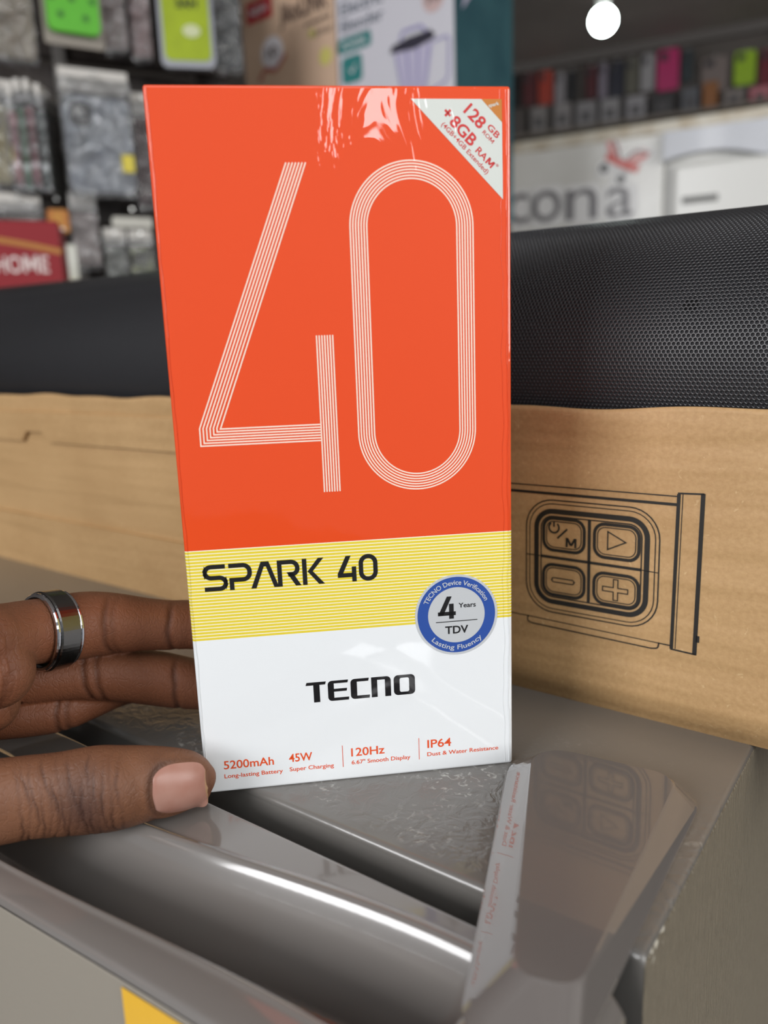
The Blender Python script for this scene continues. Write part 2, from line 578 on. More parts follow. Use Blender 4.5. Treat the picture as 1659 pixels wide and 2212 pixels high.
front_strip(CAB_L, CAB_R, -0.0024, -0.0050, -0.0004, 60, 'cap_lip', cap_grey)
V, F = [], []
ul = np.linspace(CAB_L, CAB_R, 60)
for off, z in ((0.0, -0.0030), (0.0003, -0.0034), (0.0003, -1.19), (-0.045, -1.19)):
    for u in ul:
        V.append((float(u), float(v_out(u)) - off if off >= 0 else DB, float(z)))
for r in range(3):
    for i in range(59):
        F.append((r * 60 + i, r * 60 + i + 1, (r + 1) * 60 + i + 1, (r + 1) * 60 + i))
fr_mesh('door_front', V, F, steel_front, smooth=True)
bm_obj('door_liner', box_bm(CAB_L + 0.001, CAB_R - 0.0005, -0.0465, DB - 0.0003, 0.06, ZB - 0.0605), cap_grey, fridge)
bm_obj('door_side', box_bm(CAB_R - 0.006, CAB_R + 0.0002, -0.0468, DB - 0.0004, 0.06, ZB - 0.0046, 0.0006, 2), side_mat, fridge)
yellow_lab = principled('yellow_label', rgb(246, 190, 30), 0.22, coat=1.0, coat_rough=0.05, bump=(40, 0.25, 0.002), noise_col=(18, rgb(250, 200, 52), 0.8))
lab = front_strip(-0.0535, 0.022, -0.0038, -0.125, 0.0006, 24, 'energy_label', yellow_lab, 10)
lab['label'] = 'yellow paper label on the door front'

# hinge cover: tapered glossy block over the door gap
def rpoly(pts, n=7):
    out = []
    m = len(pts)
    for i in range(m):
        seg = [pts[i - 1], pts[i], pts[(i + 1) % m]]
        r = fillet([(seg[0][0], seg[0][1], 0), seg[1], (seg[2][0], seg[2][1], 0)], n)
        out += r[1:-1]
    return out
base_p = rpoly([(-0.0288, 0.0645, 0.010), (0.0236, 0.0700, 0.008), (0.0268, -0.0230, 0.004), (0.0072, -0.0245, 0.006)])
mid_p = rpoly([(-0.0280, 0.0637, 0.010), (0.0232, 0.0690, 0.008), (0.0264, -0.0215, 0.004), (0.0078, -0.0228, 0.006)])
top_p = rpoly([(-0.0200, 0.0605, 0.008), (0.0188, 0.0650, 0.006), (0.0240, -0.0125, 0.005), (0.0122, -0.0160, 0.005)])
in_p = rpoly([(-0.0195, 0.0600, 0.008), (0.0183, 0.0645, 0.006), (0.0235, -0.0120, 0.005), (0.0127, -0.0154, 0.005)])
HV, HF = loft_polys([[(x, y, z) for x, y in pp] for pp, z in ((base_p, 0.0), (base_p, 0.0010), (mid_p, 0.0018), (top_p, 0.0069), (in_p, 0.0073))])
fr_mesh('hinge_cover', HV, HF, gloss_grey)

# ------------------------------------------------------------------ long cardboard tray with the speaker lying in it
def kraft_material():
    m = bpy.data.materials.new('kraft_cardboard'); m.use_nodes = True
    nt = m.node_tree; b = nt.nodes['Principled BSDF']
    b.inputs['Roughness'].default_value = 0.62
    tc = N(nt, 'ShaderNodeTexCoord')
    fib = N(nt, 'ShaderNodeTexNoise'); fib.inputs['Scale'].default_value = 700; fib.inputs['Detail'].default_value = 4
    nt.links.new(tc.outputs['Object'], fib.inputs['Vector'])
    big = N(nt, 'ShaderNodeTexNoise'); big.inputs['Scale'].default_value = 22; big.inputs['Detail'].default_value = 3
    nt.links.new(tc.outputs['Object'], big.inputs['Vector'])
    r1 = N(nt, 'ShaderNodeValToRGB')
    r1.color_ramp.elements[0].position = 0.25; r1.color_ramp.elements[0].color = rgb(176, 138, 92)
    r1.color_ramp.elements[1].position = 0.75; r1.color_ramp.elements[1].color = rgb(203, 166, 118)
    f = math_node(nt, 'ADD', math_node(nt, 'MULTIPLY', fib.outputs['Fac'], 0.55), math_node(nt, 'MULTIPLY', big.outputs['Fac'], 0.45))
    nt.links.new(f, r1.inputs[0])
    # sparse light fibres
    vo = N(nt, 'ShaderNodeTexNoise'); vo.inputs['Scale'].default_value = 260; vo.inputs['Detail'].default_value = 8; vo.inputs['Distortion'].default_value = 2.5
    nt.links.new(tc.outputs['Object'], vo.inputs['Vector'])
    mr = N(nt, 'ShaderNodeMapRange'); mr.inputs[1].default_value = 0.66; mr.inputs[2].default_value = 0.72; mr.inputs[4].default_value = 0.4
    nt.links.new(vo.outputs['Fac'], mr.inputs[0])
    mx = N(nt, 'ShaderNodeMix', data_type='RGBA'); mx.inputs[7].default_value = rgb(226, 196, 150)
    nt.links.new(mr.outputs[0], mx.inputs[0]); nt.links.new(r1.outputs[0], mx.inputs[6]); nt.links.new(mx.outputs[2], b.inputs['Base Color'])
    # horizontal flute bands
    mp = N(nt, 'ShaderNodeMapping'); mp.inputs['Scale'].default_value = (6, 6, 75)
    nt.links.new(tc.outputs['Object'], mp.inputs['Vector'])
    fl = N(nt, 'ShaderNodeTexNoise'); fl.inputs['Scale'].default_value = 1.0; fl.inputs['Detail'].default_value = 2
    nt.links.new(mp.outputs[0], fl.inputs['Vector'])
    bp = N(nt, 'ShaderNodeBump'); bp.inputs['Strength'].default_value = 0.6; bp.inputs['Distance'].default_value = 0.004
    nt.links.new(fl.outputs['Fac'], bp.inputs['Height'])
    bp2 = N(nt, 'ShaderNodeBump'); bp2.inputs['Strength'].default_value = 0.25; bp2.inputs['Distance'].default_value = 0.0004
    nt.links.new(fib.outputs['Fac'], bp2.inputs['Height']); nt.links.new(bp.outputs['Normal'], bp2.inputs['Normal'])
    nt.links.new(bp2.outputs['Normal'], b.inputs['Normal'])
    return m
kraft = kraft_material()
ink = principled('black_ink', rgb(26, 23, 20), 0.55)

FRX = Vector((math.cos(FR_ANG), math.sin(FR_ANG), 0)); FRY = Vector((-FRX.y, FRX.x, 0))
CT_ANG = FR_ANG - rad(0.76)
ct_o = FR_O + FRY * 0.1053
carton = empty('cardboard_tray', ct_o, CT_ANG)
tag(carton, 'long open kraft cardboard tray with a printed button drawing, lying behind the phone box', 'cardboard box')
CX0, CX1, CD = -0.60, 0.10, 0.118

def wob(x, z):
    n = 0.55 * math.sin(x * 37 + 1.3) + 0.35 * math.sin(x * 91 + 0.4) + 0.25 * math.sin(x * 163 + 2.0)
    k = max(0.0, min(1.0, (z - 0.080) / 0.013))
    return (-0.0008 + 0.0011 * n) * k * k + 0.0007 * math.sin(x * 9) * k

def ztop(x):
    return 0.0963 - 0.0095 * x + 0.0005 * math.sin(x * 52) + 0.00035 * math.sin(x * 131 + 1)

def slab(x0, x1, nx, zs, yf, th, ytop=None):
    V, F = [], []
    nz = len(zs)
    for side in (0, 1):
        for i in range(nx):
            x = x0 + (x1 - x0) * i / (nx - 1)
            zt = ztop(x)
            for s in zs:
                z = s * zt
                V.append((x, yf + wob(x, z) + side * th, z))
    n1 = nx * nz
    for i in range(nx - 1):
        for k in range(nz - 1):
            a = i * nz + k
            F.append((a, a + nz, a + nz + 1, a + 1))
            F.append((n1 + a, n1 + a + 1, n1 + a + nz + 1, n1 + a + nz))
    for i in range(nx - 1):
        a = i * nz + nz - 1
        F.append((a, a + nz, n1 + a + nz, n1 + a))
        b = i * nz
        F.append((b, n1 + b, n1 + b + nz, b + nz))
    for i in (0, nx - 1):
        for k in range(nz - 1):
            a = i * nz + k
            F.append((a, a + 1, n1 + a + 1, n1 + a) if i == 0 else (a, n1 + a, n1 + a + 1, a + 1))
    return V, F
zs = [0, 0.1, 0.25, 0.4, 0.55, 0.7, 0.8, 0.85, 0.88, 0.91, 0.94, 0.965, 0.985, 1.0]
V, F = slab(CX0, CX1, 260, zs, 0.0, 0.003)
mesh_obj('front_wall', V, F, kraft, carton, smooth=True)
V, F = slab(CX0, CX1, 60, [0, 0.5, 1.0], CD - 0.003, 0.003)
mesh_obj('back_wall', V, F, kraft, carton)
box('end_wall', CX0, CX0 + 0.003, 0.003, CD - 0.003, 0.0, 0.098, kraft, carton)
box('end_wall', CX1 - 0.003, CX1, 0.003, CD - 0.003, 0.0, 0.094, kraft, carton)
box('tray_base', CX0 + 0.003, CX1 - 0.003, 0.003, CD - 0.003, 0.0, 0.003, kraft, carton)

# tuck flap with a tab notch and a lower fold, towards the far end
def plate(name, outline, y0, y1, mat, parent):
    vf = fill2d([outline])
    n = len(outline)
    V = [(x, y0, z) for x, z in vf[0]]; F = list(vf[1])
    b0 = len(V)
    V += [(x, y0, z) for x, z in outline] + [(x, y1, z) for x, z in outline]
    for i in range(n):
        j = (i + 1) % n
        F.append((b0 + i, b0 + j, b0 + n + j, b0 + n + i))
    return mesh_obj(name, V, F, mat, parent)
plate('tuck_flap', [(CX0, 0.0745), (-0.3575, 0.0742), (-0.352, 0.0795), (-0.336, 0.0795), (-0.331, 0.0742), (-0.115, 0.0732), (-0.115, 0.0885), (CX0, 0.0925)], -0.0022, 0.0002, kraft, carton)
plate('bottom_flap', [(CX0, 0.0), (-0.115, 0.0), (-0.115, 0.0298), (CX0, 0.0312)], -0.0019, 0.0002, kraft, carton)

# printed line drawing of the speaker's button panel
def dr(u, z):
    return (0.0665 + (u - 0.0665) * 1.0135, 0.114 + (z - 0.114) * 1.0135)
def drs(pts):
    return [dr(*p) for p in pts]
pf = Flat()
pf.stroke(drs([(-0.115, 0.0719), (0.0048, 0.0717)]), 0.00035)
pf.stroke(drs([(-0.115, 0.0698), (0.0048, 0.0693)]), 0.00085)
pf.stroke(drs([(-0.115, 0.0278), (-0.0418, 0.0277)]), 0.0003)
pf.stroke(drs([(0.0010, 0.0268), (0.0046, 0.0267)]), 0.0004)
pf.stroke(drs(fillet([(-0.0418, 0.0279, 0), (-0.0421, 0.0258, 0.0010), (-0.0400, 0.0254, 0.0008), (-0.0010, 0.0247, 0.0008), (0.0010, 0.0251, 0.001), (0.0012, 0.0270, 0)])), 0.00042)
pf.stroke(drs([(-0.0418, 0.0277), (0.0010, 0.0268)]), 0.0003)
# end bar
pf.stroke(drs([(0.0049, 0.0258), (0.0053, 0.0724)]), 0.0010)
pf.stroke(drs([(0.0115, 0.0252), (0.0119, 0.0730)]), 0.0012)
pf.stroke(drs([(0.0050, 0.0726), (0.0122, 0.0729)]), 0.0005)
pf.stroke(drs([(0.0046, 0.0257), (0.0118, 0.0254)]), 0.0005)
pf.stroke(drs([(0.0122, 0.0312), (0.0122, 0.0292)]), 0.0010)
pf.stroke(drs([(0.0060, 0.0260), (0.0064, 0.0724)]), 0.00022)
# panel frames
for ins, w in ((0.0, 0.0004), (0.0012, 0.0003), (0.0036, 0.0016), (0.0052, 0.0004)):
    pf.stroke(drs(rrect(-0.0424 + ins, 0.0004 - ins, 0.0304 + ins, 0.0674 - ins, max(0.0032, 0.0092 - ins), 8)), w, True)
for x0, x1, z0, z1 in ((-0.0367, -0.0223, 0.0508, 0.0620), (-0.0198, -0.0052, 0.0506, 0.0618), (-0.0367, -0.0221, 0.0360, 0.0468), (-0.0197, -0.0050, 0.0358, 0.0464)):
    pf.stroke(drs(rrect(x0 + 0.0004, x1 - 0.0004, z0 + 0.0004, z1 - 0.0004, 0.0032, 6)), 0.0010, True)
    pf.stroke(drs(rrect(x0 + 0.0014, x1 - 0.0014, z0 + 0.0014, z1 - 0.0014, 0.0024, 6)), 0.0003, True)
pf.stroke(drs([(-0.0210, 0.0358), (-0.0211, 0.0622)]), 0.0010)
pf.stroke(drs([(-0.0372, 0.0488), (-0.0046, 0.0486)]), 0.0009)
pf.stroke(drs([(-0.0424, 0.0488), (-0.0372, 0.0488)]), 0.0003)
pf.stroke(drs([(-0.0046, 0.0486), (0.0004, 0.0484)]), 0.0003)
# icons
pf.stroke(drs([(-0.0328 + 0.0017 * math.cos(rad(a)), 0.0586 + 0.0017 * math.sin(rad(a))) for a in range(125, 416, 15)]), 0.0006)
pf.stroke(drs([(-0.0328, 0.0588), (-0.0328, 0.0606)]), 0.0006)
pf.stroke(drs([(-0.0316, 0.0552), (-0.0283, 0.0585)]), 0.0006)
vf = letter_m(0, 0, 0.0036, 0.0030, 0.0007)
pf.add(([dr(-0.0288 + x, 0.0527 + y) for x, y in vf[0]], vf[1]))
pf.stroke(drs([(-0.0152, 0.0592), (-0.0152, 0.0536), (-0.0096, 0.0564)]), 0.0004, True)
pf.stroke(drs(rrect(-0.0334, -0.0258, 0.0407, 0.0421, 0.0007, 4)), 0.00035, True)
pl = [(-0.0165, 0.0418), (-0.0165, 0.0404), (-0.0131, 0.0404), (-0.0131, 0.0378), (-0.0117, 0.0378), (-0.0117, 0.0404), (-0.0086, 0.0404), (-0.0086, 0.0418), (-0.0117, 0.0418), (-0.0117, 0.0444), (-0.0131, 0.0444), (-0.0131, 0.0418)]
pf.stroke(drs(pl), 0.00035, True)
pd = pf.build('button_drawing', ink, carton, -0.00018)
pd['label'] = 'black printed line drawing of a four-button panel'

# the speaker
spk_black = principled('black_grille_metal', rgb(38, 38, 41), 0.36, metal=0.0, spec=0.8)
spk_cloth = principled('speaker_cloth', rgb(58, 58, 62), 0.75)
spk_dark = principled('speaker_void', rgb(3, 3, 3), 0.9)
SR = 0.050
spk = bpy.data.objects.new('speaker', None)
spk.empty_display_size = 0.02
link(spk)
spk_c = ct_o + Vector((-math.sin(CT_ANG), math.cos(CT_ANG), 0)) * 0.0560
spk.location = (spk_c.x, spk_c.y, 0.1062)
spk.rotation_euler = (Matrix.Rotation(CT_ANG, 4, 'Z') @ Matrix.Rotation(rad(1.55), 4, 'Y')).to_euler()
tag(spk, 'long black cylindrical speaker with a perforated metal grille, lying in the cardboard tray', 'speaker')
SX0, SX1 = -0.585, 0.088

def hex_grille(xa, xb, walls):
    p = 0.00130; rh = p * 0.866
    nx = int((xb - xa) / p)
    a_lo, a_hi = rad(-32), rad(150)
    nr = int(SR * (a_hi - a_lo) / rh)
    ii, rr = np.meshgrid(np.arange(nx), np.arange(nr), indexing='ij')
    cx = xa + (ii + 0.5 * (rr % 2)) * p
    cs = rr * rh
    cx = cx.ravel(); cs = cs.ravel()
    ang = np.radians(30 + 60 * np.arange(6))
    Ro, Ri = p / math.sqrt(3), p * 0.40
    ox = cx[:, None] + Ro * np.cos(ang); os_ = cs[:, None] + Ro * np.sin(ang)
    ixx = cx[:, None] + Ri * np.cos(ang); isx = cs[:, None] + Ri * np.sin(ang)
    n = len(cx)
    X = np.concatenate([ox, ixx, ixx], 1); S = np.concatenate([os_, isx, isx], 1)
    Rr = np.concatenate([np.full((n, 12), SR), np.full((n, 6), SR - 0.0007)], 1)
    A = a_lo + S / SR                                  # angle: 0 = towards the viewer, 90 = up
    co = np.stack([X, -Rr * np.cos(A), Rr * np.sin(A)], -1).reshape(-1, 3)
    base = (np.arange(n) * 18)[:, None]
    k = np.arange(6); k2 = (k + 1) % 6
    q1 = np.stack([k, k2, k2 + 6, k + 6], -1); q2 = np.stack([k + 6, k2 + 6, k2 + 12, k + 12], -1)
    q = np.concatenate([q1, q2], 0) if walls else q1
    f = (base[:, :, None] + q[None]).reshape(-1, 4)
    me = bpy.data.meshes.new('grille')
    me.vertices.add(len(co)); me.vertices.foreach_set('co', co.ravel().astype(np.float32))
    me.loops.add(f.size); me.loops.foreach_set('vertex_index', f.ravel().astype(np.int32))
    me.polygons.add(len(f)); me.polygons.foreach_set('loop_start', np.arange(0, f.size, 4, dtype=np.int32))
    me.update(calc_edges=True)
    me.materials.append(spk_black)
    o = bpy.data.objects.new('grille', me)
    return link(o, spk)
for ga, gb, gw in ((SX0 + 0.012, SX0 + 0.012 + 0.0013 * 324, False), (SX0 + 0.012 + 0.0013 * 324, SX1 - 0.012, True)):
    gr = hex_grille(ga, gb, gw)
    gr['kind'] = 'stuff'
    gr['label'] = 'black metal grille with honeycomb perforation'
V, F = tube_mesh([(SX0 + 0.01, 0, 0), (SX1 - 0.01, 0, 0)], [SR - 0.0008] * 2, 96)
mesh_obj('speaker_body', V, F, spk_cloth, spk, smooth=True)
for xa, xb in ((SX0, SX0 + 0.012), (SX1 - 0.012, SX1)):
    V, F = tube_mesh([(xa, 0, 0), (xa + 0.002, 0, 0), (xb - 0.002, 0, 0), (xb, 0, 0)], [SR - 0.002, SR + 0.0006, SR + 0.0006, SR - 0.002], 64)
    mesh_obj('end_cap', V, F, principled('end_cap_plastic', rgb(22, 22, 24), 0.35), spk, smooth=True)
# small receiver window behind the grille: a darker spot of seven holes
V, F = [], []
sa, sxp = rad(22.6), 0.0020
for i in range(24):
    t = 2 * math.pi * i / 24
    r = 0.0021
    aa = sa + r * math.sin(t) / (SR - 0.00075)
    V.append((sxp + r * math.cos(t), -(SR - 0.00075) * math.cos(aa), (SR - 0.00075) * math.sin(aa)))
F.append(tuple(range(24)))
mesh_obj('receiver_window', V, F, spk_dark, spk)
# moulded cradle inside the tray that carries the speaker
V, F = [], []
cr = empty('cradle_insert', ct_o, CT_ANG)
tag(cr, 'grey pulp cradle inside the cardboard tray, hidden under the black speaker', 'insert')
pulp = principled('grey_pulp', rgb(120, 116, 108), 0.9)
for x in (-0.50, -0.25, 0.02):
    zc = 0.1062 - math.tan(rad(1.55)) * x
    pts = [(0.006, 0.003), (CD - 0.006, 0.003), (CD - 0.006, 0.062)]
    for i in range(13):
        a = rad(-40 - 100 * i / 12)
        pts.append((0.0560 + (SR + 0.0008) * math.cos(a), zc + (SR + 0.0008) * math.sin(a)))
    pts.append((0.006, 0.062))
    V, F = loft_polys([[(x, y, z) for y, z in pts], [(x + 0.03, y, z) for y, z in pts]])
    mesh_obj('saddle', V, F, pulp, cr)

# ------------------------------------------------------------------ the phone box
BOX_O = (-0.0507, 0.1881, 0.0)
BOX_ANG = rad(6.857)
BW, BH, BD = 84.98, 175.48, 30.0
pbox = empty('phone_box', BOX_O, BOX_ANG)
tag(pbox, 'shrink-wrapped orange, yellow and white phone box held upright by the hand', 'phone box')
MM = 0.001

def film_coat(nt, b, base_bump=True):
    """clear shrink film over the print: glossy coat, wrinkled near the top and down the right edge."""
    tc = N(nt, 'ShaderNodeTexCoord'); tc.object = pbox
    sep = N(nt, 'ShaderNodeSeparateXYZ'); nt.links.new(tc.outputs['Object'], sep.inputs[0])
    b.inputs['Coat Weight'].default_value = 1.0
    b.inputs['Coat Roughness'].default_value = 0.035
    b.inputs['Coat IOR'].default_value = 1.55
    lo = N(nt, 'ShaderNodeTexNoise'); lo.inputs['Scale'].default_value = 26; lo.inputs['Detail'].default_value = 2.0
    nt.links.new(tc.outputs['Object'], lo.inputs['Vector'])
    mp = N(nt, 'ShaderNodeMapping'); mp.inputs['Scale'].default_value = (75, 30, 34)
    nt.links.new(tc.outputs['Object'], mp.inputs['Vector'])
    cr_ = N(nt, 'ShaderNodeTexNoise'); cr_.inputs['Scale'].default_value = 1.0; cr_.inputs['Detail'].default_value = 4; cr_.inputs['Distortion'].default_value = 0.8
    nt.links.new(mp.outputs[0], cr_.inputs['Vector'])
    top = N(nt, 'ShaderNodeMapRange'); top.interpolation_type = 'SMOOTHSTEP'
    top.inputs[1].default_value = 0.125; top.inputs[2].default_value = 0.168
    nt.links.new(sep.outputs[2], top.inputs[0])
    rt = N(nt, 'ShaderNodeMapRange'); rt.interpolation_type = 'SMOOTHSTEP'
    rt.inputs[1].default_value = 0.030; rt.inputs[2].default_value = 0.055
    nt.links.new(sep.outputs[0], rt.inputs[0])
    redge = N(nt, 'ShaderNodeMapRange'); redge.interpolation_type = 'SMOOTHSTEP'
    redge.inputs[1].default_value = 0.0775; redge.inputs[2].default_value = 0.0835
    nt.links.new(sep.outputs[0], redge.inputs[0])
    amt = math_node(nt, 'ADD', math_node(nt, 'MULTIPLY', math_node(nt, 'MULTIPLY', top.outputs[0], rt.outputs[0]), 1.0), math_node(nt, 'MULTIPLY', redge.outputs[0], 0.35))
    stk = N(nt, 'ShaderNodeMapRange'); stk.interpolation_type = 'SMOOTHSTEP'
    stk.inputs[1].default_value = 0.060; stk.inputs[2].default_value = 0.070
    stk.inputs[3].default_value = 1.0; stk.inputs[4].default_value = 0.30
    nt.links.new(sep.outputs[0], stk.inputs[0])
    amt = math_node(nt, 'ADD', math_node(nt, 'MULTIPLY', amt, stk.outputs[0]), 0.035)
    h = math_node(nt, 'ADD', math_node(nt, 'MULTIPLY', lo.outputs['Fac'], 0.16), math_node(nt, 'MULTIPLY', math_node(nt, 'MULTIPLY', cr_.outputs['Fac'], amt), 0.42))
    bp = N(nt, 'ShaderNodeBump'); bp.inputs['Strength'].default_value = 1.0; bp.inputs['Distance'].default_value = 0.0030
    nt.links.new(h, bp.inputs['Height'])
    nt.links.new(bp.outputs['Normal'], b.inputs['Coat Normal'])

def print_mat(name, col, rough=0.45, metal=0.0):
    m = bpy.data.materials.new(name); m.use_nodes = True
    nt = m.node_tree; b = nt.nodes['Principled BSDF']
    b.inputs['Base Color'].default_value = col
    b.inputs['Roughness'].default_value = rough
    b.inputs['Metallic'].default_value = metal
    b.inputs['Specular IOR Level'].default_value = 0.25
    film_coat(nt, b)
    return m

def box_body_mat():
    m = print_mat('box_print', rgb(232, 82, 30))
    nt = m.node_tree; b = nt.nodes['Principled BSDF']
    tc = N(nt, 'ShaderNodeTexCoord'); tc.object = pbox
    sep = N(nt, 'ShaderNodeSeparateXYZ'); nt.links.new(tc.outputs['Object'], sep.inputs[0])
    z = sep.outputs[2]
    z0, z1, ns = 0.0434, 0.06735, 28
    ph = math_node(nt, 'FRACT', math_node(nt, 'MULTIPLY', math_node(nt, 'SUBTRACT', z, z0), ns / (z1 - z0)))
    st = math_node(nt, 'LESS_THAN', ph, 0.70)
    yel = N(nt, 'ShaderNodeMix', data_type='RGBA')
    yel.inputs[6].default_value = rgb(247, 242, 214); yel.inputs[7].default_value = rgb(232, 209, 60)
    nt.links.new(st, yel.inputs[0])
    m1 = N(nt, 'ShaderNodeMix', data_type='RGBA'); m1.inputs[6].default_value = rgb(236, 239, 241)
    nt.links.new(math_node(nt, 'GREATER_THAN', z, z0), m1.inputs[0]); nt.links.new(yel.outputs[2], m1.inputs[7])
    m2 = N(nt, 'ShaderNodeMix', data_type='RGBA'); m2.inputs[7].default_value = rgb(230, 74, 20)
    nt.links.new(math_node(nt, 'GREATER_THAN', z, z1), m2.inputs[0]); nt.links.new(m1.outputs[2], m2.inputs[6])
    nt.links.new(m2.outputs[2], b.inputs['Base Color'])
    return m

bm = box_bm(0, BW * MM, 0, BD * MM, 0, BH * MM, 0.0007, 3)
o = bm_obj('carton', bm, box_body_mat(), pbox)
bmat = o.data.materials[0]
for sx_, amp_, rr0 in ((0.75, 0.10, 0.16), (83.9, 0.14, 0.18), (82.6, 0.22, 0.10)):
    path, rads = [], []
    for i in range(90):
        z = 0.8 + (BH - 1.6) * i / 89
        k = max(0.0, (z - 140) / 35)
        path.append(((sx_ + amp_ * (math.sin(z * 0.21) + 0.6 * math.sin(z * 0.53 + 1))) * MM, -0.00002, z * MM))
        rads.append((rr0 * (0.7 + 0.3 * math.sin(z * 0.9) + (1.3 * k if sx_ < 5 else 0.3 * k)) * MM, rr0 * 0.8 * MM))
    V, F = [], []
    for (x, y, z), (ra, rb) in zip(path, rads):
        for q_ in range(7):
            a = math.pi * q_ / 6
            V.append((x + ra * math.cos(a), y - rb * math.sin(a), z))
    for i in range(89):
        for q_ in range(6):
            F.append((i * 7 + q_, i * 7 + q_ + 1, (i + 1) * 7 + q_ + 1, (i + 1) * 7 + q_))
    mesh_obj('film_seam', V, F, bmat, pbox, smooth=True)
P_cream = print_mat('print_cream', rgb(250, 222, 205))
P_black = print_mat('print_black', rgb(24, 24, 27))
P_orange = print_mat('print_orange', rgb(232, 84, 36))
YP = -0.00005

# the big line-drawn 40
fl = Flat()
LW = 0.34
def para(i, a, b):                                    # i-th of seven parallel lines between a and b
    return a + (b - a) * i / 6.0
for i in range(7):
    t = i / 6.0
    top = (para(i, 31.05, 35.6), 158.8)
    # knee: outer line has a short vertical nick, inner line a sharp corner
    kx = para(i, 6.35, 11.35); kz = para(i, 97.9, 97.85); bz = para(i, 93.7, 97.7)
    dx = (top[0] - kx)
    pts = [top, (kx, 98.0 if i < 6 else 97.7)]
    if i < 6:
        pts.append((kx - 0.02, bz))
    pts.append((35.85, bz))
    fl.stroke(pts, LW)
for i in range(7):
    x = para(i, 36.05, 40.0)
    fl.stroke([(x, 119.35), (x, 80.55)], LW)
for i in range(7):
    ins = para(i, 0.2, 4.2)
    x0, x1, z0, z1 = 45.2 + ins, 75.6 - ins, 79.8 + ins, 159.3 - ins
    fl.stroke(rrect(x0, x1, z0, z1, (x1 - x0) / 2 - 0.01, 24), LW, True)
n40 = fl.build('number_print', P_cream, pbox, YP, MM)
n40['label'] = 'large line-drawn number 40 in cream'

# SPARK 40
fl = Flat()
w = 1.15
B, T_ = 56.45, 63.45
hb = w / 2
fl.stroke(fillet([(9.75, T_ - hb, 0), (4.55, T_ - hb, 1.6), (4.55, 59.95, 1.6), (9.75, 59.95, 1.6), (9.75, B + hb, 1.6), (4.3, B + hb, 0)]), w)
fl.stroke(fillet([(10.6, T_ - hb, 0), (15.85, T_ - hb, 1.7), (15.85, 59.1, 1.7), (11.2, 59.1, 0.0), (11.2, B, 0)]), w)
fl.poly([(16.0, B), (17.3, B), (19.5, 62.1), (20.05, 62.1), (21.9, B), (23.1, B), (20.75, T_), (18.8, T_)][::-1])
fl.stroke(fillet([(23.45, B, 0), (23.45, T_ - hb, 0.0), (28.0, T_ - hb, 1.6), (28.0, 59.6, 1.4), (25.6, 59.6, 0)]), w)
fl.poly([(25.2, 60.15), (26.7, 60.15), (28.85, B), (27.45, B)])
fl.stroke([(29.85, B), (29.85, T_)], w)
fl.poly([(30.6, 60.0), (33.4, T_), (34.85, T_), (31.95, 60.0), (34.95, B), (33.45, B)])
fl.poly([(38.35, 58.75), (40.6, T_), (41.9, T_), (39.75, 58.75)])
fl.poly([(38.35, 57.7), (38.35, 58.85), (42.2, 58.85), (42.2, 57.7)])
fl.stroke([(42.65, B), (42.65, 60.5)], w)
fl.stroke(rrect(43.9 + hb, 48.85 - hb, B - 0.05 + hb, T_ + 0.15 - hb, 1.85, 8), w, True)
fl.build('name_print', P_black, pbox, YP, MM)

# TECNO
fl = Flat()
b0, t0 = 23.6, 29.35
fl.poly([(28.3, 28.5), (28.6, t0), (33.75, t0), (33.5, 28.5)])
fl.poly([(30.35, b0), (32.0, b0), (32.0, 28.6), (30.35, 28.6)])
fl.add(fill2d([fillet([(39.7, b0, 0), (34.2, b0, 1.1), (34.2, t0, 1.1), (39.7, t0, 0)]) + [(39.5, 28.55), (35.8, 28.55), (35.8, 27.0), (39.35, 27.0), (39.2, 26.2), (35.8, 26.2), (35.8, 24.45), (39.8, 24.45)]]))
fl.add(fill2d([fillet([(45.3, b0, 0), (40.3, b0, 1.1), (40.3, t0, 1.1), (45.3, t0, 0)]) + [(45.1, 28.5), (42.0, 28.5), (42.0, 24.5), (45.45, 24.5)]]))
fl.add(fill2d([fillet([(45.9, b0, 0), (45.9, t0, 0), (51.2, t0, 1.2), (51.2, b0, 0)]) + [(49.6, b0), (49.6, 28.5), (47.5, 28.5), (47.5, b0)]]))
fl.add(fill2d([rrect(52.0, 57.8, b0, t0, 1.2), rrect(53.6, 56.2, b0 + 0.85, t0 - 0.85, 0.5)]))
fl.build('brand_print', P_black, pbox, YP, MM)

# specification lines
fl = Flat()
for body, x, z, wd, h, bd in (('5200mAh', 5.3, 6.7, 13.3, 2.45, 0.012), ('Long-lasting Battery', 5.25, 4.05, 15.6, 1.22, 0.012),
                              ('45W', 22.7, 6.95, 6.3, 2.45, 0.012), ('Super Charging', 22.7, 4.22, 12.0, 1.22, 0.012),
                              ('120Hz', 39.6, 6.85, 9.2, 2.5, 0.012), ('6.67" Smooth Display', 39.6, 4.45, 16.3, 1.22, 0.012),
                              ('IP64', 60.75, 7.15, 6.7, 2.5, 0.012), ('Dust & Water Resistance', 60.65, 4.68, 20.2, 1.22, 0.012)):
    fl.add(text2d(body, x, z, wd, h, bd))
for x in (37.25, 58.4):
    fl.stroke([(x, 3.95), (x, 10.35)], 0.16)
fl.build('specification_print', P_orange, pbox, YP, MM)

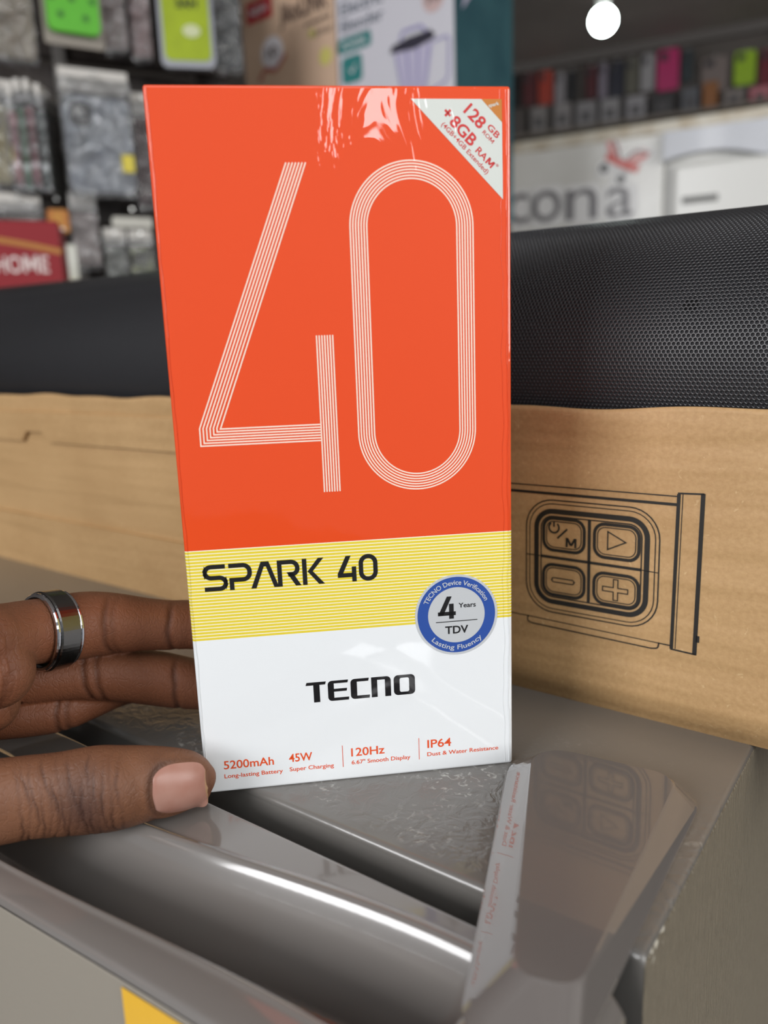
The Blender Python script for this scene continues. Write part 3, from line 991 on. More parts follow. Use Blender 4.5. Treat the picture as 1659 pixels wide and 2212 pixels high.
# triangular memory sticker
silver = print_mat('sticker_silver', rgb(214, 218, 212), 0.3, 0.0)
gold = print_mat('sticker_gold', rgb(200, 128, 58), 0.3, 0.2)
st_red = print_mat('sticker_red', rgb(206, 58, 56))
def sheet(name, outline, y0, y1, mat, parent):
    n = len(outline)
    V = [(x * MM, y0, z * MM) for x, z in outline] + [(x * MM, y1, z * MM) for x, z in outline]
    F = [tuple(range(n))] + [(i, (i + 1) % n, n + (i + 1) % n, n + i) for i in range(n)]
    return mesh_obj(name, V, F, mat, parent)
msk = sheet('memory_sticker', [(60.9, 172.55), (82.75, 172.5), (82.95, 150.1)], -0.00010, 0.0, silver, pbox)
sheet('gold_corner', [(77.8, 172.5), (82.75, 172.5), (82.8, 167.4)], -0.00013, -0.00010, gold, msk)
fl = Flat()
A45 = rad(-45.5)
# lines of text run parallel to the long edge (down to the right)
def diag(body, along, away, wd, h, bd=0.02):
    """along: mm from the upper end of the long edge; away: mm above that edge towards the corner."""
    d = Vector((82.95 - 60.9, 150.1 - 172.55)).normalized(); nn = Vector((-d.y, d.x))
    p = Vector((60.9, 172.55)) + d * along + nn * away
    ang = math.atan2(d.y, d.x)
    fl.add(rot2d(text2d(body, p.x, p.y, wd, h, bd), ang, p.x, p.y))
def diag_m(along, away, wd, h, t):
    d = Vector((82.95 - 60.9, 150.1 - 172.55)).normalized(); nn = Vector((-d.y, d.x))
    p = Vector((60.9, 172.55)) + d * along + nn * away
    fl.add(rot2d(letter_m(p.x, p.y, wd, h, t), math.atan2(d.y, d.x), p.x, p.y))
diag('(4GB+4GB Extended)', 9.05, 1.05, 15.5, 1.15, 0.006)
dq = Vector((82.95 - 60.9, 150.1 - 172.55)).normalized(); nq = Vector((-dq.y, dq.x))
pc = Vector((60.9, 172.55)) + dq * 8.35 + nq * 4.1
fl.stroke([pc - dq * 0.95, pc + dq * 0.95], 0.55); fl.stroke([pc - nq * 0.95, pc + nq * 0.95], 0.55)
diag('8GB', 10.0, 2.7, 7.5, 2.75, 0.022)
diag('RA', 18.9, 2.75, 3.2, 1.65, 0.014)
diag_m(22.35, 2.75, 2.0, 1.65, 0.42)
diag('*', 24.6, 3.6, 0.8, 1.2, 0.0)
diag('128', 10.7, 6.95, 5.6, 2.8, 0.022)
diag('GB', 17.2, 8.5, 3.5, 1.45, 0.016)
diag('RO', 17.2, 6.9, 2.1, 0.95, 0.006)
diag_m(19.45, 6.9, 1.2, 0.95, 0.19)
fl.build('sticker_text', st_red, msk, -0.00015, MM)
fl = Flat()
fl.add(rot2d(text2d('spark', 79.6, 170.7, 2.6, 0.8, 0.02), rad(12), 79.6, 170.7))
fl.build('corner_text', silver, msk, -0.00017, MM)

# round verification badge
bsilver = print_mat('badge_silver', rgb(196, 199, 202), 0.35, 0.0)
bblue = print_mat('badge_blue', rgb(44, 80, 160))
bx_, bz_ = 69.6, 45.15
bdg = sheet('verification_badge', [(bx_ + 11.25 * math.cos(2 * math.pi * i / 72), bz_ + 11.25 * math.sin(2 * math.pi * i / 72)) for i in range(72)][::-1], -0.00010, 0.0, bsilver, pbox)
fl = Flat(); fl.ring(bx_, bz_, 7.75, 10.6, 80)
fl.build('blue_ring', bblue, bdg, -0.00013, MM)
tilt = rad(0)
fl = Flat()
fl.add(arc_text('TECNO Device Verification', bx_, bz_, 8.45, 1.35, rad(90), rad(133), False, 0.012))
fl.add(arc_text('Lasting Fluency', bx_, bz_, 9.75, 1.35, rad(270), rad(92), True, 0.012))
fl.build('ring_text', bsilver, bdg, -0.00016, MM)
fl = Flat()
fl.poly([(64.55, 45.15), (67.05, 50.45), (68.35, 50.45), (65.95, 45.15)])
fl.poly([(64.55, 45.15), (64.55, 46.2), (69.4, 46.2), (69.4, 45.15)])
fl.poly([(67.6, 44.2), (67.6, 48.4), (68.85, 48.4), (68.85, 44.2)])
fl.add(text2d('Years', 70.2, 47.15, 4.7, 1.35, 0.014))
fl.stroke([(63.95, 43.4), (75.3, 43.45)], 0.22)
fl.add(text2d('TDV', 66.45, 40.0, 6.3, 2.2, 0.02))
fl.build('badge_text', P_black, bdg, -0.00016, MM)

# ------------------------------------------------------------------ the hand
def catmull(st, n=6):
    P = np.array(st, float); out = []
    for i in range(len(P) - 1):
        p0 = P[max(i - 1, 0)]; p1 = P[i]; p2 = P[i + 1]; p3 = P[min(i + 2, len(P) - 1)]
        for k in range(n):
            t = k / n
            out.append(0.5 * ((2 * p1) + (-p0 + p2) * t + (2 * p0 - 5 * p1 + 4 * p2 - p3) * t * t + (-p0 + 3 * p1 - 3 * p2 + p3) * t ** 3))
    out.append(P[-1])
    return np.array(out)

THUMB = [(-0.150, 0.186, 0.030, 0.020), (-0.128, 0.177, 0.0205, 0.0165), (-0.112, 0.1715, 0.0125, 0.0122),
         (-0.10275, 0.1700, 0.01055, 0.01098), (-0.09673, 0.17122, 0.01025, 0.0107), (-0.09036, 0.17229, 0.01045, 0.01045), (-0.08257, 0.17284, 0.01065, 0.01053), (-0.07702, 0.1734, 0.0109, 0.01084), (-0.07318, 0.17392, 0.0110, 0.01099), (-0.06932, 0.17442, 0.0109, 0.01073), (-0.06403, 0.17592, 0.0107, 0.00994), (-0.05982, 0.17737, 0.01029, 0.0092), (-0.05451, 0.17922, 0.00936, 0.00823), (-0.05134, 0.18030, 0.00849, 0.00716), (-0.04866, 0.18110, 0.00774, 0.0054), (-0.04724, 0.18150, 0.00743, 0.00367), (-0.04637, 0.18170, 0.00712, 0.00120)]
INDEX = [(-0.150, 0.172, 0.0420, 0.0150), (-0.122, 0.1760, 0.0445, 0.0125), (-0.10754, 0.1885, 0.0444, 0.01076), (-0.10362, 0.19481, 0.04332, 0.00982), (-0.10024, 0.20082, 0.04277, 0.00909), (-0.09543, 0.20717, 0.04138, 0.00930), (-0.09109, 0.21255, 0.04022, 0.00981), (-0.08693, 0.2157, 0.03964, 0.00967), (-0.08128, 0.21884, 0.03851, 0.00906), (-0.07296, 0.22281, 0.03646, 0.00796), (-0.06683, 0.22576, 0.03494, 0.00771), (-0.06177, 0.2285, 0.0339, 0.00765), (-0.050, 0.2310, 0.0315, 0.0075), (-0.040, 0.2318, 0.0300, 0.0066), (-0.036, 0.2320, 0.0295, 0.0048), (-0.0335, 0.2320, 0.0292, 0.0018)]
MIDDLE = [(-0.146, 0.182, 0.0300, 0.0130), (-0.128, 0.2000, 0.0262, 0.0088), (-0.11802, 0.20847, 0.02521, 0.00800), (-0.10826, 0.21147, 0.02501, 0.00770), (-0.09896, 0.21487, 0.02417, 0.00745), (-0.09072, 0.21823, 0.02312, 0.00785), (-0.08223, 0.22138, 0.02104, 0.00812), (-0.07346, 0.22441, 0.01838, 0.00846), (-0.06704, 0.22647, 0.01598, 0.00826), (-0.06179, 0.2285, 0.01396, 0.00789), (-0.052, 0.2310, 0.0115, 0.0073), (-0.043, 0.2325, 0.0100, 0.0064), (-0.039, 0.2330, 0.0095, 0.0046), (-0.0365, 0.2332, 0.0093, 0.0016)]
RING = [(-0.142, 0.186, 0.0200, 0.0105), (-0.128, 0.2010, 0.0158, 0.0078), (-0.12108, 0.20743, 0.0150, 0.0070), (-0.11457, 0.21025, 0.0140, 0.00675), (-0.10761, 0.21261, 0.0132, 0.0066), (-0.09947, 0.21611, 0.0128, 0.0065), (-0.09279, 0.22085, 0.0134, 0.0060), (-0.08576, 0.22771, 0.0140, 0.0058), (-0.078, 0.2340, 0.0130, 0.0056), (-0.070, 0.2390, 0.0120, 0.0052), (-0.066, 0.2412, 0.0115, 0.0038), (-0.064, 0.2422, 0.0113, 0.0014)]
LITTLE = [(-0.143, 0.196, 0.0160, 0.0085), (-0.134, 0.212, 0.0130, 0.0065), (-0.122, 0.2225, 0.0105, 0.0058), (-0.110, 0.2295, 0.0092, 0.0054), (-0.102, 0.2345, 0.0088, 0.0050), (-0.098, 0.2370, 0.0086, 0.0036), (-0.0965, 0.2380, 0.0085, 0.0014)]
PALM = [(-0.126, 0.190, 0.031, 0.018), (-0.140, 0.184, 0.033, 0.029), (-0.155, 0.178, 0.036, 0.033), (-0.175, 0.168, 0.040, 0.033), (-0.195, 0.158, 0.046, 0.029), (-0.215, 0.148, 0.052, 0.0265), (-0.240, 0.134, 0.060, 0.0275), (-0.290, 0.106, 0.076, 0.033), (-0.350, 0.072, 0.096, 0.038), (-0.40, 0.044, 0.112, 0.040)]
hv, hf = [], []
def add_part(V, F):
    b = len(hv)
    hv.extend(V); hf.extend([tuple(b + i for i in f) for f in F])
for st_, k in ((THUMB, 0.80), (INDEX, 0.95), (MIDDLE, 0.95), (RING, 0.95), (LITTLE, 0.95), (PALM, 0.50)):
    c = catmull(st_, 5)
    kk = [k if st_ is not PALM else 0.50 + 0.28 * min(1, max(0, (-0.175 - x) / 0.05)) for x in c[:, 0]]
    V, F = tube_mesh(c[:, :3].tolist(), [(r * q, r) for r, q in zip(c[:, 3], kk)], 28)
    add_part(V, F)
def blob(c, r, sq=(1, 1, 1)):
    bm = bmesh.new(); bmesh.ops.create_icosphere(bm, subdivisions=3, radius=1.0)
    V = [Vector(c) + Vector((v.co.x * r * sq[0], v.co.y * r * sq[1], v.co.z * r * sq[2])) for v in bm.verts]
    bm.verts.index_update()
    F = [tuple(v.index for v in f.verts) for f in bm.faces]
    bm.free(); add_part(V, F)
blob((-0.1035, 0.1905, 0.0365), 0.0098, (1, 1, 1.05))      # pad at the root of the forefinger
blob((-0.1120, 0.2000, 0.0228), 0.0082)
blob((-0.1130, 0.1985, 0.0300), 0.0095)
blob((-0.0708, 0.1735, 0.0112), 0.0104, (1.1, 0.86, 1.0))   # thumb joint
blob((-0.132, 0.1765, 0.021), 0.0165)
tmp_me = bpy.data.meshes.new('hand_raw')
tmp_me.from_pydata([tuple(v) for v in hv], [], hf)
tmp = bpy.data.objects.new('hand_raw', tmp_me); COL.objects.link(tmp)
md = tmp.modifiers.new('r', 'REMESH'); md.mode = 'VOXEL'; md.voxel_size = 0.00047
ms = tmp.modifiers.new('s', 'SMOOTH'); ms.iterations = 14; ms.factor = 0.5
bpy.context.view_layer.update()
hand_me = bpy.data.meshes.new_from_object(tmp.evaluated_get(bpy.context.evaluated_depsgraph_get()))
bpy.data.objects.remove(tmp); bpy.data.meshes.remove(tmp_me)
hand_me.name = 'hand'
hand = bpy.data.objects.new('person', hand_me)
link(hand)
tag(hand, 'left hand of a person, thumb in front and fingers behind, steadying the orange phone box', 'person')
nvh = len(hand_me.vertices)
co = np.empty(nvh * 3, np.float32); hand_me.vertices.foreach_get('co', co); co = co.reshape(-1, 3)
no = np.empty(nvh * 3, np.float32); hand_me.vertices.foreach_get('normal', no); no = no.reshape(-1, 3)
def near_path(st_):
    c = catmull(st_, 8)
    best = np.full(nvh, 1e9); arg = np.zeros(nvh)
    for i in range(len(c)):
        d = ((co - c[i, :3]) ** 2).sum(1)
        k = d < best
        best[k] = d[k]; arg[k] = c[i, 0]
    return np.sqrt(best), arg
dT, xT = near_path(THUMB); dI, xI = near_path(INDEX); dM, xM = near_path(MIDDLE); dR, xR = near_path(RING)
part = np.argmin(np.stack([dT, dI, dM, dR]), 0)
crease = np.zeros(nvh); knuck = np.zeros(nvh); disp = np.zeros(nvh)
wig = 0.00035 * np.sin(co[:, 2] * 260) + 0.00012 * np.sin(co[:, 2] * 900 + 1)
def groove(sel, xs, x0, wd, amp, dk):
    global disp, crease
    xs = co[:, 0] if x0 > -0.1 else xs
    g = np.exp(-((xs - x0 + wig) / wd) ** 2) * sel
    disp -= amp * g; crease = np.maximum(crease, dk * g)
front = np.clip(-no[:, 1] * 1.6, 0, 1)
sI, sM, sR, sT = part == 1, part == 2, part == 3, part == 0
for x0, a, d in ((-0.0812, 0.0006, 0.55), (-0.0795, 0.0003, 0.3), (-0.0655, 0.0005, 0.7), (-0.1055, 0.0006, 0.4)):
    groove(sI * front, xI, x0, 0.0008, a, d)
for x0, a, d in ((-0.0895, 0.0006, 0.65), (-0.0862, 0.0005, 0.5), (-0.0658, 0.0005, 0.7), (-0.1085, 0.0006, 0.5)):
    groove(sM * front, xM, x0, 0.0008, a, d)
for x0, a, d in ((-0.0985, 0.0005, 0.6), (-0.0962, 0.0004, 0.4), (-0.116, 0.0005, 0.5)):
    groove(sR * front, xR, x0, 0.0008, a, d)
# thumb joint: darker, deeply wrinkled skin
kx = co[:, 0] + 0.10 * (co[:, 2] - 0.011) 
knuck = np.exp(-((kx + 0.0738) / 0.0062) ** 2) * sT * np.clip(front * 1.2, 0, 1) * np.exp(-((co[:, 2] - 0.0105) / 0.010) ** 2)
wr_x = [-0.0880, -0.0862, -0.0846, -0.0830, -0.0812, -0.0797, -0.0783, -0.0768, -0.0752, -0.0740, -0.0722, -0.0707, -0.0690, -0.0672, -0.0655]
for i, x0 in enumerate(wr_x):
    bow = -0.0030 * ((co[:, 2] - 0.011) / 0.009) ** 2 * (0.3 + 0.7 * (i < 9)) + 0.00035 * np.sin(co[:, 2] * 420 + i * 2.1) + 0.00012 * np.sin(co[:, 2] * 1500 + i * 1.3)
    am = (0.00065 if i in (5, 7, 9, 10) else 0.00038) * (0.6 + 0.4 * math.sin(i * 1.7))
    ext = np.clip(1.25 - np.abs((co[:, 2] - 0.0105 + 0.003 * math.sin(i * 2.9)) / 0.0095), 0, 1)
    var = 0.66 + 0.34 * np.sin(co[:, 2] * 330 + i * 1.9)
    g = var * np.exp(-((co[:, 0] - x0 - bow) / 0.00036) ** 2) * sT * front * np.minimum(1, ext * 2)
    disp -= am * g
    crease = np.maximum(crease, (1.0 if i in (5, 7, 9, 10) else 0.85) * g)
# bed for the nail
nail_c = np.array([-0.0524, 0.1722, 0.0098])
cuti = np.exp(-((xT + 0.0605) / 0.0022) ** 2) * sT * front
knuck = np.maximum(knuck, 0.45 * cuti)
ns_ = (co[:, 0] + 0.0592) / (0.0592 - 0.0472)
nc_ = catmull(THUMB, 8)
nt_ = (co[:, 2] - np.interp(co[:, 0], nc_[:, 0], nc_[:, 2]) - 0.0006) / 0.0068
nq_ = (np.abs(2 * ns_ - 1) ** 3.4 + np.abs(nt_) ** 3.4) ** (1 / 3.4)
fold = np.exp(-((nq_ - 1.06) / 0.07) ** 2) * sT * front
crease = np.maximum(crease, 0.6 * fold)
disp += 0.00035 * np.exp(-((nq_ - 1.22) / 0.12) ** 2) * sT * front - 0.0003 * np.clip((1.1 - nq_) / 0.15, 0, 1) * sT * front
co2 = co + no * disp[:, None]
hand_me.vertices.foreach_set('co', co2.ravel().astype(np.float32))
for nm, arr in (('crease', crease), ('knuckle', knuck), ('palm', ((part >= 1) * front).astype(float))):
    at = hand_me.attributes.new(nm, 'FLOAT', 'POINT')
    at.data.foreach_set('value', np.clip(arr, 0, 1).astype(np.float32))
hand_me.polygons.foreach_set('use_smooth', [True] * len(hand_me.polygons))
hand_me.update()

def skin_material():
    m = bpy.data.materials.new('dark_brown_skin'); m.use_nodes = True
    nt = m.node_tree; b = nt.nodes['Principled BSDF']
    b.inputs['Roughness'].default_value = 0.55
    b.inputs['Specular IOR Level'].default_value = 0.4
    b.inputs['Subsurface Weight'].default_value = 0.0
    b.inputs['Subsurface Radius'].default_value = (0.0025, 0.0010, 0.0005)
    b.inputs['Subsurface Scale'].default_value = 1.0
    tc = N(nt, 'ShaderNodeTexCoord')
    def attr(n):
        a = N(nt, 'ShaderNodeAttribute'); a.attribute_name = n
        return a.outputs['Fac']
    nz = N(nt, 'ShaderNodeTexNoise'); nz.inputs['Scale'].default_value = 90; nz.inputs['Detail'].default_value = 5
    nt.links.new(tc.outputs['Object'], nz.inputs['Vector'])
    base = N(nt, 'ShaderNodeMix', data_type='RGBA')
    base.inputs[6].default_value = rgb(108, 70, 49); base.inputs[7].default_value = rgb(130, 88, 63)
    nt.links.new(nz.outputs['Fac'], base.inputs[0])
    pm = N(nt, 'ShaderNodeMix', data_type='RGBA'); pm.inputs[7].default_value = rgb(134, 78, 52)
    nt.links.new(math_node(nt, 'MULTIPLY', attr('palm'), 0.6), pm.inputs[0]); nt.links.new(base.outputs[2], pm.inputs[6])
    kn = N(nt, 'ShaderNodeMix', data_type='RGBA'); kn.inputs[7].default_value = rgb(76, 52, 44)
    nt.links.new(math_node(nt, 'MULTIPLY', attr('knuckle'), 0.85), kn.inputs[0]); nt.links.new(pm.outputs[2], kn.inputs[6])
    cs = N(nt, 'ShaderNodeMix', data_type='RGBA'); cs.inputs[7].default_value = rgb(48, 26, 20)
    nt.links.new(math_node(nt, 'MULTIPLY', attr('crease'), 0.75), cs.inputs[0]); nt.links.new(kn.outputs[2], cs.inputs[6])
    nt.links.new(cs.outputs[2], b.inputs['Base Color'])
    vo = N(nt, 'ShaderNodeTexVoronoi'); vo.feature = 'DISTANCE_TO_EDGE'; vo.inputs['Scale'].default_value = 620
    mp = N(nt, 'ShaderNodeMapping'); mp.inputs['Scale'].default_value = (1.5, 0.7, 0.6)
    nd = N(nt, 'ShaderNodeTexNoise'); nd.inputs['Scale'].default_value = 300
    nt.links.new(tc.outputs['Object'], nd.inputs['Vector'])
    ad = N(nt, 'ShaderNodeMix', data_type='VECTOR'); ad.inputs[0].default_value = 0.004
    nt.links.new(tc.outputs['Object'], ad.inputs[4]); nt.links.new(nd.outputs['Color'], ad.inputs[5])
    nt.links.new(ad.outputs[1], mp.inputs['Vector']); nt.links.new(mp.outputs[0], vo.inputs['Vector'])
    vr = N(nt, 'ShaderNodeMapRange'); vr.inputs[1].default_value = 0.0; vr.inputs[2].default_value = 0.12
    nt.links.new(vo.outputs['Distance'], vr.inputs[0])
    bp = N(nt, 'ShaderNodeBump'); bp.inputs['Strength'].default_value = 0.35; bp.inputs['Distance'].default_value = 0.00025
    nt.links.new(vr.outputs[0], bp.inputs['Height'])
    nt.links.new(bp.outputs['Normal'], b.inputs['Normal'])
    return m
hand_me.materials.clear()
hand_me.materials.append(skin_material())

# thumb nail: a curved shell laid on the thumb's back
def thumb_frame(x):
    c = catmull(THUMB, 8)
    return np.array([np.interp(x, c[:, 0], c[:, k]) for k in (0, 1, 2, 3)])
nail_mat = principled('finger_nail', rgb(166, 114, 98), 0.42, coat=0.15, coat_rough=0.3, noise_col=(70, rgb(182, 140, 126), 0.8))
nail_tip = principled('nail_edge', rgb(178, 142, 108), 0.4)
def nail_grid(s0, s1, w_scale, lift, nu=22, nv=22):
    from mathutils.bvhtree import BVHTree
    pts = []
    x_a, x_b = -0.0592, -0.0472
    for i in range(nu):
        s = s0 + (s1 - s0) * i / (nu - 1)
        x = x_a + (x_b - x_a) * s
        f = thumb_frame(x)
        # rounded-square outline
        e = max(0.0, 1 - abs(2 * s - 1) ** 3.4) ** (1 / 3.4)
        for j in range(nv):
            t = -1 + 2 * j / (nv - 1)
            half = 0.0068 * w_scale * (0.94 + 0.08 * s) * e
            z = f[2] + 0.0006 + t * half
            pts.append((x, z, t, s))
    return pts
def build_nail():
    from mathutils.bvhtree import BVHTree
    bvh = BVHTree.FromPolygons([tuple(v) for v in co2], [tuple(p.vertices) for p in hand_me.polygons if hand_me.vertices[p.vertices[0]].co.x > -0.075 and hand_me.vertices[p.vertices[0]].co.y < 0.20])
    nu = nv = 24
    V = []
    for x, z, t, s in nail_grid(0.0, 1.0, 1.0, 0, nu, nv):
        hit = bvh.ray_cast(Vector((x, 0.10, z)), Vector((0, 1, 0)))
        y = hit[0].y if hit[0] else 0.178
        ed = max(abs(t), abs(2 * s - 1))
        V.append([x, y, z, ed, s])
    A = np.array(V).reshape(nu, nv, 5)
    Y = A[:, :, 1]
    for _ in range(6):                                   # smooth the shell
        Yp = np.pad(Y, 1, mode='edge')
        Y = (Yp[:-2, 1:-1] + Yp[2:, 1:-1] + Yp[1:-1, :-2] + Yp[1:-1, 2:] + 4 * Y) / 8
    ed = A[:, :, 3]
    lift = 0.00040 - 0.00055 * np.clip((ed - 0.75) / 0.25, 0, 1) ** 2
    VV = np.stack([A[:, :, 0], Y - lift, A[:, :, 2]], -1).reshape(-1, 3).tolist()
    F = []
    for i in range(nu - 1):
        for j in range(nv - 1):
            a = i * nv + j
            F.append((a, a + 1, a + nv + 1, a + nv))
    o = mesh_obj('nail', VV, F, nail_mat, hand, smooth=True)
    o.data.materials.append(nail_tip)
    for p in o.data.polygons:
        if p.index // (nv - 1) >= nu - 2:
            p.material_index = 1
    o['label'] = 'pale pink thumb nail'
build_nail()

# finger ring on the forefinger
steel_dark = principled('brushed_dark_steel', rgb(120, 118, 116), 0.22, metal=1.0, bump=(900, 0.15, 0.0002))
steel_rim = principled('polished_steel', rgb(205, 205, 210), 0.08, metal=1.0)
fring = empty('finger_ring', (-0.0955, 0.2071, 0.0412))
fdir = Vector((0.0088, 0.0119, -0.0022)).normalized()
q = fdir.to_track_quat('X', 'Z')
fring.rotation_mode = 'QUATERNION'; fring.rotation_quaternion = q
tag(fring, 'wide dark steel band ring with polished edges on the forefinger', 'ring')
def band(name, stations, mat, n=72):
    V, F = [], []
    for x, r in stations:
        for k in range(n):
            a = 2 * math.pi * k / n
            V.append((x, r * 0.985 * math.cos(a), r * 1.02 * math.sin(a)))
    m = len(stations)
    for i in range(m):
        i2 = (i + 1) % m
        for k in range(n):
            F.append((i * n + k, i * n + (k + 1) % n, i2 * n + (k + 1) % n, i2 * n + k))
    return mesh_obj(name, V, F, mat, fring, smooth=False)
rr_ = 0.01035
band('band', [(-0.0030, rr_ + 0.0004), (-0.0026, rr_ + 0.00075), (0.0026, rr_ + 0.00075), (0.0030, rr_ + 0.0004), (0.0030, rr_ - 0.0009), (-0.0030, rr_ - 0.0009)], steel_dark)
for s in (-1, 1):
    band('rim', [(s * 0.0030, rr_ - 0.0006), (s * 0.0030, rr_ + 0.0002), (s * 0.0033, rr_ + 0.0004), (s * 0.0037, rr_ + 0.0004), (s * 0.0041, rr_ + 0.0001), (s * 0.0042, rr_ - 0.0006)], steel_rim)

# ------------------------------------------------------------------ background left: rack of phone-case packs
RK_ANG = rad(25)
RK_O = Vector((-0.3431, 1.0255, 0.0))
rack = empty('display_rack', (RK_O.x, RK_O.y, FLOOR_Z), RK_ANG)
tag(rack, 'dark slatted display rack hung with phone-case packs, left of the phone box', 'display rack')
rack_mat = principled('rack_board', rgb(62, 54, 50), 0.6, noise_col=(9, rgb(44, 38, 36), 0.9))
hook_mat = principled('hook_steel', rgb(190, 190, 188), 0.25, metal=1.0)
z = FLOOR_Z + 0.25
while z < 0.95:
    box('slat', -0.62, 0.200, 0.070, 0.082, z - FLOOR_Z, z - FLOOR_Z + 0.092, rack_mat, rack, 0.002, 1)
    z += 0.1
for x in (-0.60, 0.16):
    box('upright', x, x + 0.03, 0.082, 0.11, 0.0, 2.22, rack_mat, rack)
box('grey_strip', -0.030, -0.016, 0.064, 0.070, 1.10, 2.2, principled('grey_strip', rgb(150, 146, 142), 0.5), rack)

def pouch_material():
    m = bpy.data.materials.new('clear_pouch'); m.use_nodes = True
    nt = m.node_tree
    for n in list(nt.nodes):
        nt.nodes.remove(n)
    out = N(nt, 'ShaderNodeOutputMaterial')
    tr = N(nt, 'ShaderNodeBsdfTransparent'); tr.inputs[0].default_value = (0.93, 0.94, 0.95, 1)
    gl = N(nt, 'ShaderNodeBsdfGlossy'); gl.inputs['Roughness'].default_value = 0.16
    df = N(nt, 'ShaderNodeBsdfDiffuse'); df.inputs[0].default_value = (0.8, 0.8, 0.8, 1)
    tc = N(nt, 'ShaderNodeTexCoord')
    nz = N(nt, 'ShaderNodeTexNoise'); nz.inputs['Scale'].default_value = 45; nz.inputs['Detail'].default_value = 3; nz.inputs['Distortion'].default_value = 1.5
    nt.links.new(tc.outputs['Object'], nz.inputs['Vector'])
    bp = N(nt, 'ShaderNodeBump'); bp.inputs['Strength'].default_value = 0.9; bp.inputs['Distance'].default_value = 0.012
    nt.links.new(nz.outputs['Fac'], bp.inputs['Height']); nt.links.new(bp.outputs['Normal'], gl.inputs['Normal'])
    m1 = N(nt, 'ShaderNodeMixShader'); m1.inputs[0].default_value = 0.04
    nt.links.new(tr.outputs[0], m1.inputs[1]); nt.links.new(df.outputs[0], m1.inputs[2])
    fr_ = N(nt, 'ShaderNodeFresnel'); fr_.inputs['IOR'].default_value = 1.6
    nt.links.new(bp.outputs['Normal'], fr_.inputs['Normal'])
    m2 = N(nt, 'ShaderNodeMixShader')
    nt.links.new(math_node(nt, 'ADD', fr_.outputs[0], 0.04), m2.inputs[0])
    nt.links.new(m1.outputs[0], m2.inputs[1]); nt.links.new(gl.outputs[0], m2.inputs[2])
    nt.links.new(m2.outputs[0], out.inputs[0])
    return m
pouch_mat = pouch_material()
white_card = principled('white_card', rgb(206, 202, 196), 0.5)
yel_st = principled('yellow_sticker', rgb(214, 196, 40), 0.4)
dark_dot = principled('dark_dot', rgb(46, 110, 30), 0.5)

def prism(outline, y0, y1):
    n = len(outline)
    V = [(x, y0, z) for x, z in outline] + [(x, y1, z) for x, z in outline]
    F = [tuple(range(n)), tuple(reversed(range(n, 2 * n)))] + [(i, n + i, n + (i + 1) % n, (i + 1) % n) for i in range(n)]
    return V, F

def pack(label, s0, s1, z0, z1, col, yaw=0.0, yoff=0.0, name='phone_case_pack', pouch=True, case=True, second=None, sticker=None, width=None):
    sc = (s0 + s1) / 2
    w = width or (s1 - s0); h = z1 - z0
    P = RK_O + Vector((math.cos(RK_ANG), math.sin(RK_ANG), 0)) * sc + Vector((-math.sin(RK_ANG), math.cos(RK_ANG), 0)) * yoff
    e = empty(name, (P.x, P.y, z0), RK_ANG + rad(yaw))
    tag(e, label, 'phone case' if case else 'pack', 'packs hanging on the display rack')
    mt = principled('pack_' + '_'.join(str(c) for c in col), rgb(*col), 0.5, coat=0.0, noise_col=(30, rgb(*(second or tuple(int(c * 0.78) for c in col))), 0.8))
    r = min(w, h) * 0.14
    V, F = prism(rrect(-w / 2 * 0.93, w / 2 * 0.93, 0.006, h * 0.86, r, 5), -0.0045, 0.0045)
    c = mesh_obj('case', V, F, mt, e)
    if case and w > 0.03:
        V, F = prism(rrect(-w / 2 * 0.75, -w / 2 * 0.15, h * 0.60, h * 0.80, w * 0.08, 4), -0.0062, -0.0045)
        mesh_obj('camera_frame', V, F, principled('camera_frame', rgb(60, 60, 64), 0.3), c)
    if pouch:
        V, F = prism(rrect(-w / 2, w / 2, 0.0, h, 0.003, 2), -0.0075, 0.0075)
        mesh_obj('pouch', V, F, pouch_mat, e)
        box('header_card', -w / 2 * 0.96, w / 2 * 0.96, -0.003, 0.003, h * 0.90, h + 0.012, white_card, e)
    if sticker:
        sx, sz, sw, sh = sticker
        box('price_sticker', sx, sx + sw, -0.0086, -0.0076, sz, sz + sh, yel_st, e)
    # the hook this pack hangs from
    hk = RK_O + Vector((math.cos(RK_ANG), math.sin(RK_ANG), 0)) * sc
    V, F = tube_mesh([(sc, yoff - 0.008, z1 + 0.006 - FLOOR_Z), (sc, 0.072, z1 + 0.006 - FLOOR_Z)], [0.0018, 0.0018], 8)
    mesh_obj('hook', V, F, hook_mat, rack)
    return e

pack('crumpled beige phone-case pack in the top row at the left edge', -0.100, -0.0521, 0.4639, 0.5924, (150, 132, 108), 6, 0.0, second=(196, 184, 164))
g = pack('bright green dotted card hanging in the top row of the rack', -0.0403, 0.0226, 0.4949, 0.60, (94, 190, 44), 3, -0.012, case=False, pouch=False, second=(88, 180, 40))
fl = Flat()
for x, zz in ((-0.016, 0.090), (0.014, 0.090), (-0.001, 0.074), (-0.024, 0.074), (0.022, 0.074), (-0.016, 0.058), (0.013, 0.058), (-0.001, 0.042), (-0.023, 0.042), (0.022, 0.042), (-0.015, 0.024), (0.013, 0.023)):
    fl.disc(x, zz, 0.0036, 14)
fl.build('dot_print', dark_dot, g, -0.0052)
V, F = prism(rrect(-0.034, 0.034, -0.006, 0.104, 0.004, 3), 0.0052, 0.0085)
mesh_obj('backing_card', V, F, principled('grey_backing', rgb(150, 142, 132), 0.5), g)
pack('greyish pink phone-case pack beside the bright green card', 0.0245, 0.0545, 0.4887, 0.60, (138, 116, 112), -12, 0.004, second=(176, 160, 156))
pack('dusky pink phone-case pack beside the lime green case', 0.0590, 0.0835, 0.4836, 0.605, (150, 112, 108), -16, 0.004, second=(120, 92, 90))
